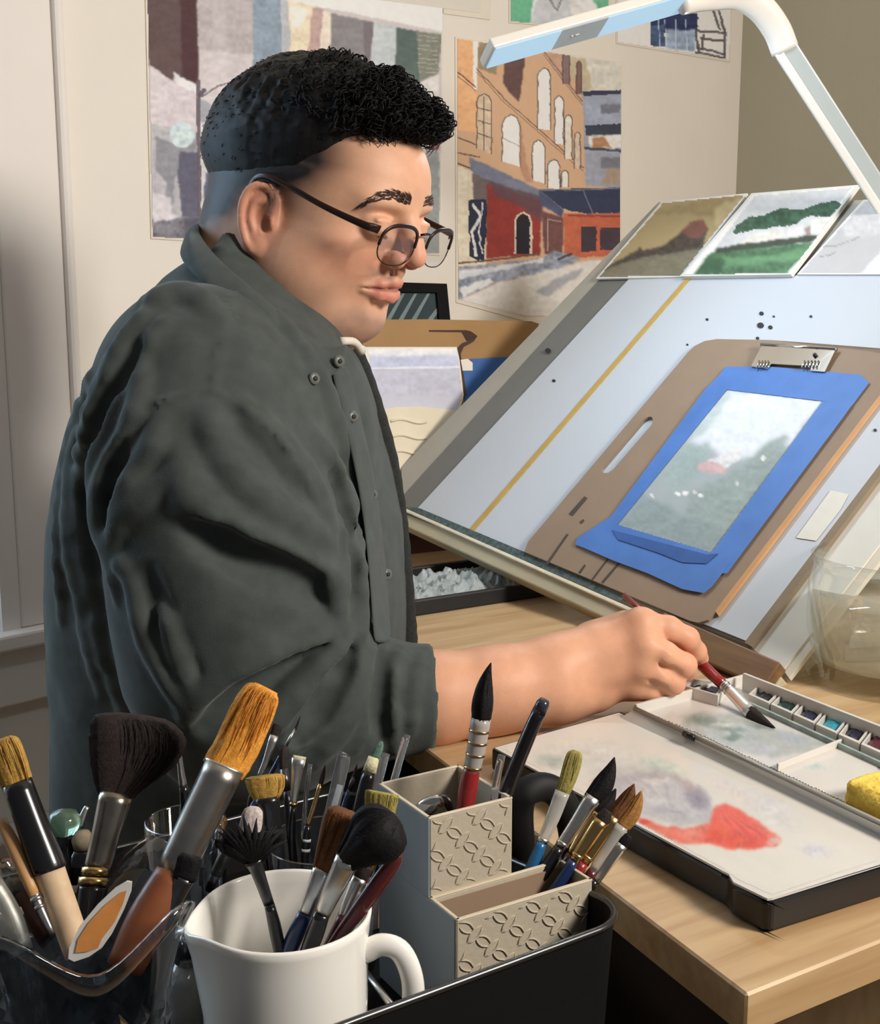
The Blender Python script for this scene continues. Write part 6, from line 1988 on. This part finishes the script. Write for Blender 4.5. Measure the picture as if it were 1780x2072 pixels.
# cut diamonds on the lower wall
ds_ = []
for j in range(7):
    zc = .012 + j * .014
    rr_ = np.interp(zc, [0, .35 * Hv, .55 * Hv, .75 * Hv], [.033, .034, .036, .041])
    for k_ in range(20):
        t = math.tau * (k_ + .5 * (j % 2)) / 20
        c_ = np.array([vc[0] + rr_ * math.cos(t), vc[1] + rr_ * math.sin(t), CZ + zc])
        o_ = np.array([math.cos(t), math.sin(t), 0]); s_ = np.array([-math.sin(t), math.cos(t), 0])
        V_ = [c_ + o_ * .0030, c_ + s_ * .0052 - o_ * .0006, c_ + UZ * .0078 - o_ * .0004, c_ - s_ * .0052 - o_ * .0006, c_ - UZ * .0078 - o_ * .0004, c_ - o_ * .0012]
        ds_.append((V_, [(0, 1, 2), (0, 2, 3), (0, 3, 4), (0, 4, 1), (5, 2, 1), (5, 3, 2), (5, 4, 3), (5, 1, 4)]))
mk('cut_diamonds', *join_data(ds_), M_vglass, vase)['kind'] = 'stuff'
gV = 'brushes in the cut-glass vase'
VY = vc[1]
brush('ochre tipped brush with thick black sleeve and cork handle, far left', VY + .03, VY, [
    ('bristles', [(4, 1494, 30), (8, 1504, 52), (22, 1545, 56), (36, 1590, 52)], B_och, .8),
    ('sleeve', [(34, 1584, 56), (66, 1670, 58), (96, 1750, 64), (100, 1762, 60)], M_hblk, 1),
    ('handle', [(98, 1756, 56), (128, 1840, 54), (160, 1930, 52)], M_hcork, 1)], gV, 60)
brush('thick black handled brush at the far left edge of the vase', VY + .012, VY - .012, [
    ('handle', [(-70, 1560, 46), (-20, 1670, 54), (40, 1805, 54), (100, 1940, 44)], M_hblk, 1),
    ('end_cap', [(-78, 1542, 30), (-70, 1560, 46)], M_dksil, 1)], gV)
brush('tan handled brush with pale crimped ferrule between two black handles', VY + .02, VY, [
    ('handle', [(2, 1660, 20), (30, 1718, 26), (70, 1812, 20)], M_htan, 1),
    ('ferrule', [(69, 1808, 20), (80, 1834, 16), (106, 1890, 11)], M_silver, .9),
    ('crimp', [(72, 1815, 23), (76, 1824, 22)], M_silver, 1), ('crimp', [(79, 1832, 20), (82, 1839, 19)], M_silver, 1)], gV)
brush('wide dark powder-style fan brush with big silver ferrule', VY + .085, VY + .03, [
    ('bristles', [(256, 1443, 36), (264, 1449, 112), (270, 1460, 148), (278, 1482, 170), (279, 1505, 172), (271, 1540, 154), (257, 1568, 122), (242, 1594, 86), (236, 1612, 64)], B_dk, .30),
    ('ferrule', [(235, 1606, 64), (214, 1690, 54), (196, 1762, 50)], mat('ferrule_smoky', (150, 142, 130), .25, 1.0, var=.3, scale=90), .8),
    ('ring', [(194, 1756, 52), (192, 1772, 52)], M_gold, 1), ('ring', [(190, 1776, 56), (188, 1792, 56)], M_gold, 1),
    ('handle', [(188, 1792, 50), (180, 1840, 44), (172, 1900, 34)], M_hblk, 1)], gV, 260)
brush('big amber filbert brush with long silver ferrule and brown handle', VY + .065, VY + .005, [
    ('bristles', [(540, 1392, 40), (530, 1404, 68), (506, 1455, 80), (478, 1516, 82), (452, 1560, 80)], B_org, .55),
    ('ferrule_ring', [(456, 1548, 84), (453, 1555, 84)], M_silver, .7),
    ('ferrule', [(454, 1552, 80), (404, 1656, 76), (352, 1766, 70)], mat('ferrule_grey', (160, 156, 150), .33, 1.0, var=.25, scale=60, stretch=(1, 1, 1)), .95),
    ('handle', [(354, 1760, 66), (300, 1860, 80), (252, 1960, 70)], M_hwood, 1)], gV, 160)
brush('small black square brush against the long silver ferrule', VY + .02, VY + .01, [
    ('bristles', [(386, 1732, 40), (382, 1742, 46), (372, 1780, 44)], B_blk, .5),
    ('ferrule', [(373, 1776, 40), (356, 1815, 32), (330, 1880, 22)], M_dksil, .6),
    ('handle', [(330, 1878, 20), (300, 1940, 18)], M_hblk, 1)], gV)
bl0 = thing('amber_blade', D(150, 1940, VY - .02), 'amber spade-shaped blade with pale clear rim, low in the vase', 'brush', gV)  # flat amber leaf shape with a paler border
PLB = (D(200, 1860, VY - .022), unit(np.array([.12, -1, .25])))
leaf = [(138, 1940), (140, 1918), (160, 1876), (196, 1832), (232, 1798), (256, 1784), (266, 1786), (264, 1806), (250, 1842), (226, 1890), (206, 1918), (180, 1936), (150, 1946)]
slab('clear_rim', leaf, PLB, .003, mat('frosted_rim', (206, 204, 200), .35, var=.05), bl0)
slab('amber_face', [(152, 1928), (158, 1900), (180, 1866), (214, 1830), (244, 1806), (256, 1802), (250, 1826), (232, 1866), (206, 1900), (198, 1918), (176, 1926)], PLB, .002, mat('amber_face', (206, 136, 72), .5, var=.18, scale=70), bl0, lift=.0006)
o = thing('paint_tube', D(20, 1880, VY + .05), 'crumpled silver paint tube at the left edge behind the black handle', 'paint tube')
segment('tube_body', [(-30, 1790, 60), (10, 1860, 62), (40, 1930, 50)], (VY + .05, VY + .04), mat('tube_foil', (176, 170, 158), .35, .6, var=.2, scale=120), o, .5)
segment('band', [(8, 1852, 64), (14, 1866, 64)], (VY + .0485, VY + .047), mat('band_cream', (226, 214, 190), .5), o, .52)

# ------------------------------------------------------------------ jars of fine brushes behind
def tumbler(cpx, cpy, d, rpx, h, label, tilt=0):
    c_ = EYE + d * ray(cpx, cpy)
    R_ = rpx / FPX * d
    z0 = CZ
    hh_ = c_[2] - z0
    o_ = thing('glass_tumbler', (c_[0], c_[1], z0), label, 'glass', 'brush tumblers on the cart')
    lathe('tumbler_wall', [(0, 0), (R_ * .86, 0), (R_ * .88, .003), (R_, hh_), (R_ - .0012, hh_ + .0012), (R_ - .0026, hh_), (R_ * .80, .010), (0, .008)], (c_[0], c_[1], z0), M_vglass, o_, 40)
    return c_
ta = tumbler(375, 1660, .80, 82, 0, 'clear tumbler with curved rim behind the long silver ferrule')
tb = tumbler(655, 1700, .80, 118, 0, 'wide clear tumbler of fine brushes hidden behind the mug')
TY_ = tb[1]
brush('slim brush with a bright steel ferrule standing in the left tumbler', ta[1], ta[1], [
    ('bristles', [(356, 1480, 3), (360, 1500, 12), (363, 1520, 12)], B_blk, .9),
    ('ferrule', [(361, 1514, 10), (366, 1560, 13), (371, 1592, 16)], M_silver, 1), ('handle', [(371, 1590, 16), (376, 1640, 20), (386, 1745, 16)], M_hblk, 1)])
o = thing('bottle_cap', D(140, 1690, .78), 'dark bottle with a faceted green glass stopper behind the black sleeve', 'bottle')
bz = D(132, 1700, .80)
lathe('bottle_body', [(0, CZ - bz[2]), (.020, CZ - bz[2]), (.021, -.05), (.020, -.012), (.010, -.002), (.010, .004), (0, .006)], bz, mat('bottle_dark', (22, 24, 26), .1, var=.05), o, 24)
f = Field(bz + np.array([-.02, -.03, -.01]), bz + np.array([.025, .02, .03]), .0016)
f.ell(bz + UZ * .012, (.011, .011, .011), .001)
V, Fc = f.mesh()
lathe('stopper', [(0, .004), (.009, .006), (.012, .013), (.009, .020), (0, .023)], bz, mat('green_glass', (190, 230, 205), .02, var=0, trans=.9), o, 9)
brush('short dark brush leaning behind the smoky silver ferrule', .82, .80, [
    ('ferrule', [(176, 1632, 10), (168, 1652, 14), (160, 1675, 15)], M_silver, .8), ('handle', [(160, 1674, 15), (146, 1720, 18), (130, 1790, 14)], M_hblk, 1)])
o = thing('corked_vial', D(166, 1715, .79), 'small dark vial with round cork top beside the smoky ferrule', 'vial')
bz = D(168, 1712, .79)
lathe('vial_body', [(0, CZ - bz[2]), (.010, CZ - bz[2]), (.011, -.012), (.007, -.002), (0, -.001)], bz, mat('bottle_dark', (22, 24, 26), .1), o, 20)
lathe('cork', [(0, -.002), (.0065, -.001), (.0075, .005), (.005, .010), (0, .011)], bz, mat('cork', (150, 136, 112), .8, var=.2, scale=200), o, 16)
gT = 'fine brushes in the tumbler behind the mug'
def fine(label, segs, dy=0.0, hair=0):
    return brush(label, TY_ + .03 + dy, TY_ + dy * .4, segs, gT, hair)
fine('flat brush with a long polished ferrule just right of the amber filbert', [('bristles', [(562, 1466, 18), (560, 1474, 20), (554, 1492, 18)], B_dk, .4), ('ferrule', [(555, 1488, 18), (538, 1540, 13), (524, 1572, 10)], M_silver, .5), ('handle', [(524, 1570, 10), (505, 1640, 13), (520, 1760, 10)], M_hblk, 1)], .01)
fine('hair-thin rigger brush with a slim silver ferrule, angled right', [('bristles', [(608, 1448, 1), (602, 1464, 4), (597, 1476, 5)], B_blk, 1), ('ferrule', [(597, 1474, 5), (578, 1510, 7)], M_silver, 1), ('handle', [(578, 1508, 7), (548, 1566, 9), (500, 1650, 9), (490, 1680, 7)], M_hnavy, 1)], .02)
fine('soft dark round brush standing between the silver ferrules', [('bristles', [(575, 1508, 8), (574, 1518, 18), (573, 1540, 19), (574, 1560, 16)], B_dk, .8), ('ferrule', [(574, 1556, 17), (580, 1600, 15)], M_dksil, 1), ('handle', [(580, 1598, 14), (588, 1690, 17), (600, 1780, 12)], M_hblk, 1)])
fine('black wedge brush with a blunt ochre tip lying across the tumbler', [('bristles', [(536, 1570, 70), (538, 1580, 74), (540, 1600, 66), (540, 1616, 50)], B_och, .5), ('handle', [(540, 1612, 48), (546, 1660, 44), (560, 1760, 36)], M_hblk, .8)], -.03, 50)
fine('flat white-tipped brush with flared bright ferrule', [('bristles', [(606, 1530, 26), (604, 1545, 24), (600, 1560, 20)], B_cream, .3), ('ferrule', [(604, 1534, 27), (598, 1590, 18), (594, 1630, 12)], M_silver, .5), ('crimp', [(594, 1624, 15), (593, 1630, 15)], M_gold, 1), ('handle', [(593, 1630, 12), (590, 1700, 15), (596, 1790, 12)], M_hblk, 1)], -.02)
fine('clear slim stick left of the pointed gold brush', [('stick', [(628, 1546, 9), (620, 1600, 9), (612, 1700, 8)], M_acr, .6)], -.02)
fine('pointed fine brush with gold ferrule and striped black handle', [('bristles', [(658, 1548, 1), (654, 1566, 8), (648, 1590, 9)], B_dk, 1), ('ferrule', [(648, 1586, 9), (634, 1636, 10), (622, 1672, 10)], M_gold, 1), ('handle', [(622, 1670, 12), (618, 1720, 16), (614, 1790, 12)], M_hblk, 1), ('stripe', [(621, 1698, 16), (620.5, 1703, 16)], M_card, 1), ('stripe', [(619, 1718, 17), (618.6, 1723, 17)], M_card, 1)], -.03)
fine('wide clear acrylic stick with rounded top', [('stick', [(697, 1528, 16), (695, 1535, 27), (678, 1610, 27), (650, 1730, 24)], M_acr, .3), ('pale_core', [(688, 1588, 12), (668, 1660, 12), (652, 1726, 10)], mat('core_pale', (190, 196, 200), .4), .15)], -.035)
fine('thin grey brush between the acrylic stick and the cream banded handle', [('bristles', [(722, 1546, 1), (719, 1560, 7), (715, 1575, 8)], B_dk, 1), ('ferrule', [(715, 1572, 8), (706, 1600, 9)], M_dksil, 1), ('handle', [(706, 1598, 9), (688, 1660, 11), (670, 1740, 9)], M_hnavy, 1)], -.01)
fine('teal stained bristle brush with cream band and black handle', [('bristles', [(772, 1500, 6), (768, 1512, 16), (758, 1534, 18)], hairmat('bristle_teal', (96, 124, 112)), .6), ('band', [(756, 1532, 22), (746, 1566, 28)], B_cream, .6), ('handle', [(747, 1562, 28), (730, 1630, 30), (706, 1740, 24)], M_hblk, 1)], -.01, 30)
fine('grey translucent flat stick beside the teal brush', [('stick', [(780, 1524, 18), (768, 1570, 18), (740, 1690, 15)], M_acr, .3)], .0)
fine('clear drinking straw tallest at the right of the tumbler', [('stick', [(823, 1487, 15), (806, 1545, 15), (760, 1720, 14)], M_acr, 1)], .01)
fine('small orange tipped brush seen through the glass behind the fan', [('bristles', [(452, 1650, 6), (450, 1660, 20), (446, 1676, 18)], B_org, .6), ('ferrule', [(447, 1674, 16), (436, 1700, 12)], M_silver, .6), ('handle', [(436, 1700, 12), (430, 1750, 12)], M_hblk, 1)], -.02)
fine('pale pink makeup-style brush rising behind the black fan', [('bristles', [(515, 1632, 16), (513, 1642, 36), (508, 1670, 42), (506, 1690, 34)], hairmat('bristle_pink', (206, 190, 184)), .5), ('ferrule', [(506, 1688, 30), (508, 1720, 26)], M_silver, .8), ('handle', [(508, 1718, 22), (520, 1790, 20)], M_hblk, 1)], -.04)
fine('silver capped short brush low behind the fan brush', [('ferrule', [(462, 1716, 22), (450, 1740, 24), (436, 1770, 22)], M_silver, .8), ('handle', [(437, 1768, 20), (424, 1800, 18)], M_hblk, 1)], -.06)
# small silver topped bottle between vase and mug
o = thing('ink_bottle', D(382, 1940, .62), 'small bottle with a silver cap between vase and mug', 'bottle')
bz = D(383, 1905, .625)
lathe('bottle_body', [(0, CZ - bz[2]), (.012, CZ - bz[2]), (.0125, -.022), (.008, -.012), (0, -.011)], bz, mat('bottle_grey', (120, 120, 116), .15, var=.2, scale=80), o, 24)
lathe('cap', [(0, -.012), (.0085, -.011), (.0088, .004), (.007, .008), (0, .009)], bz, M_chrome, o, 20)
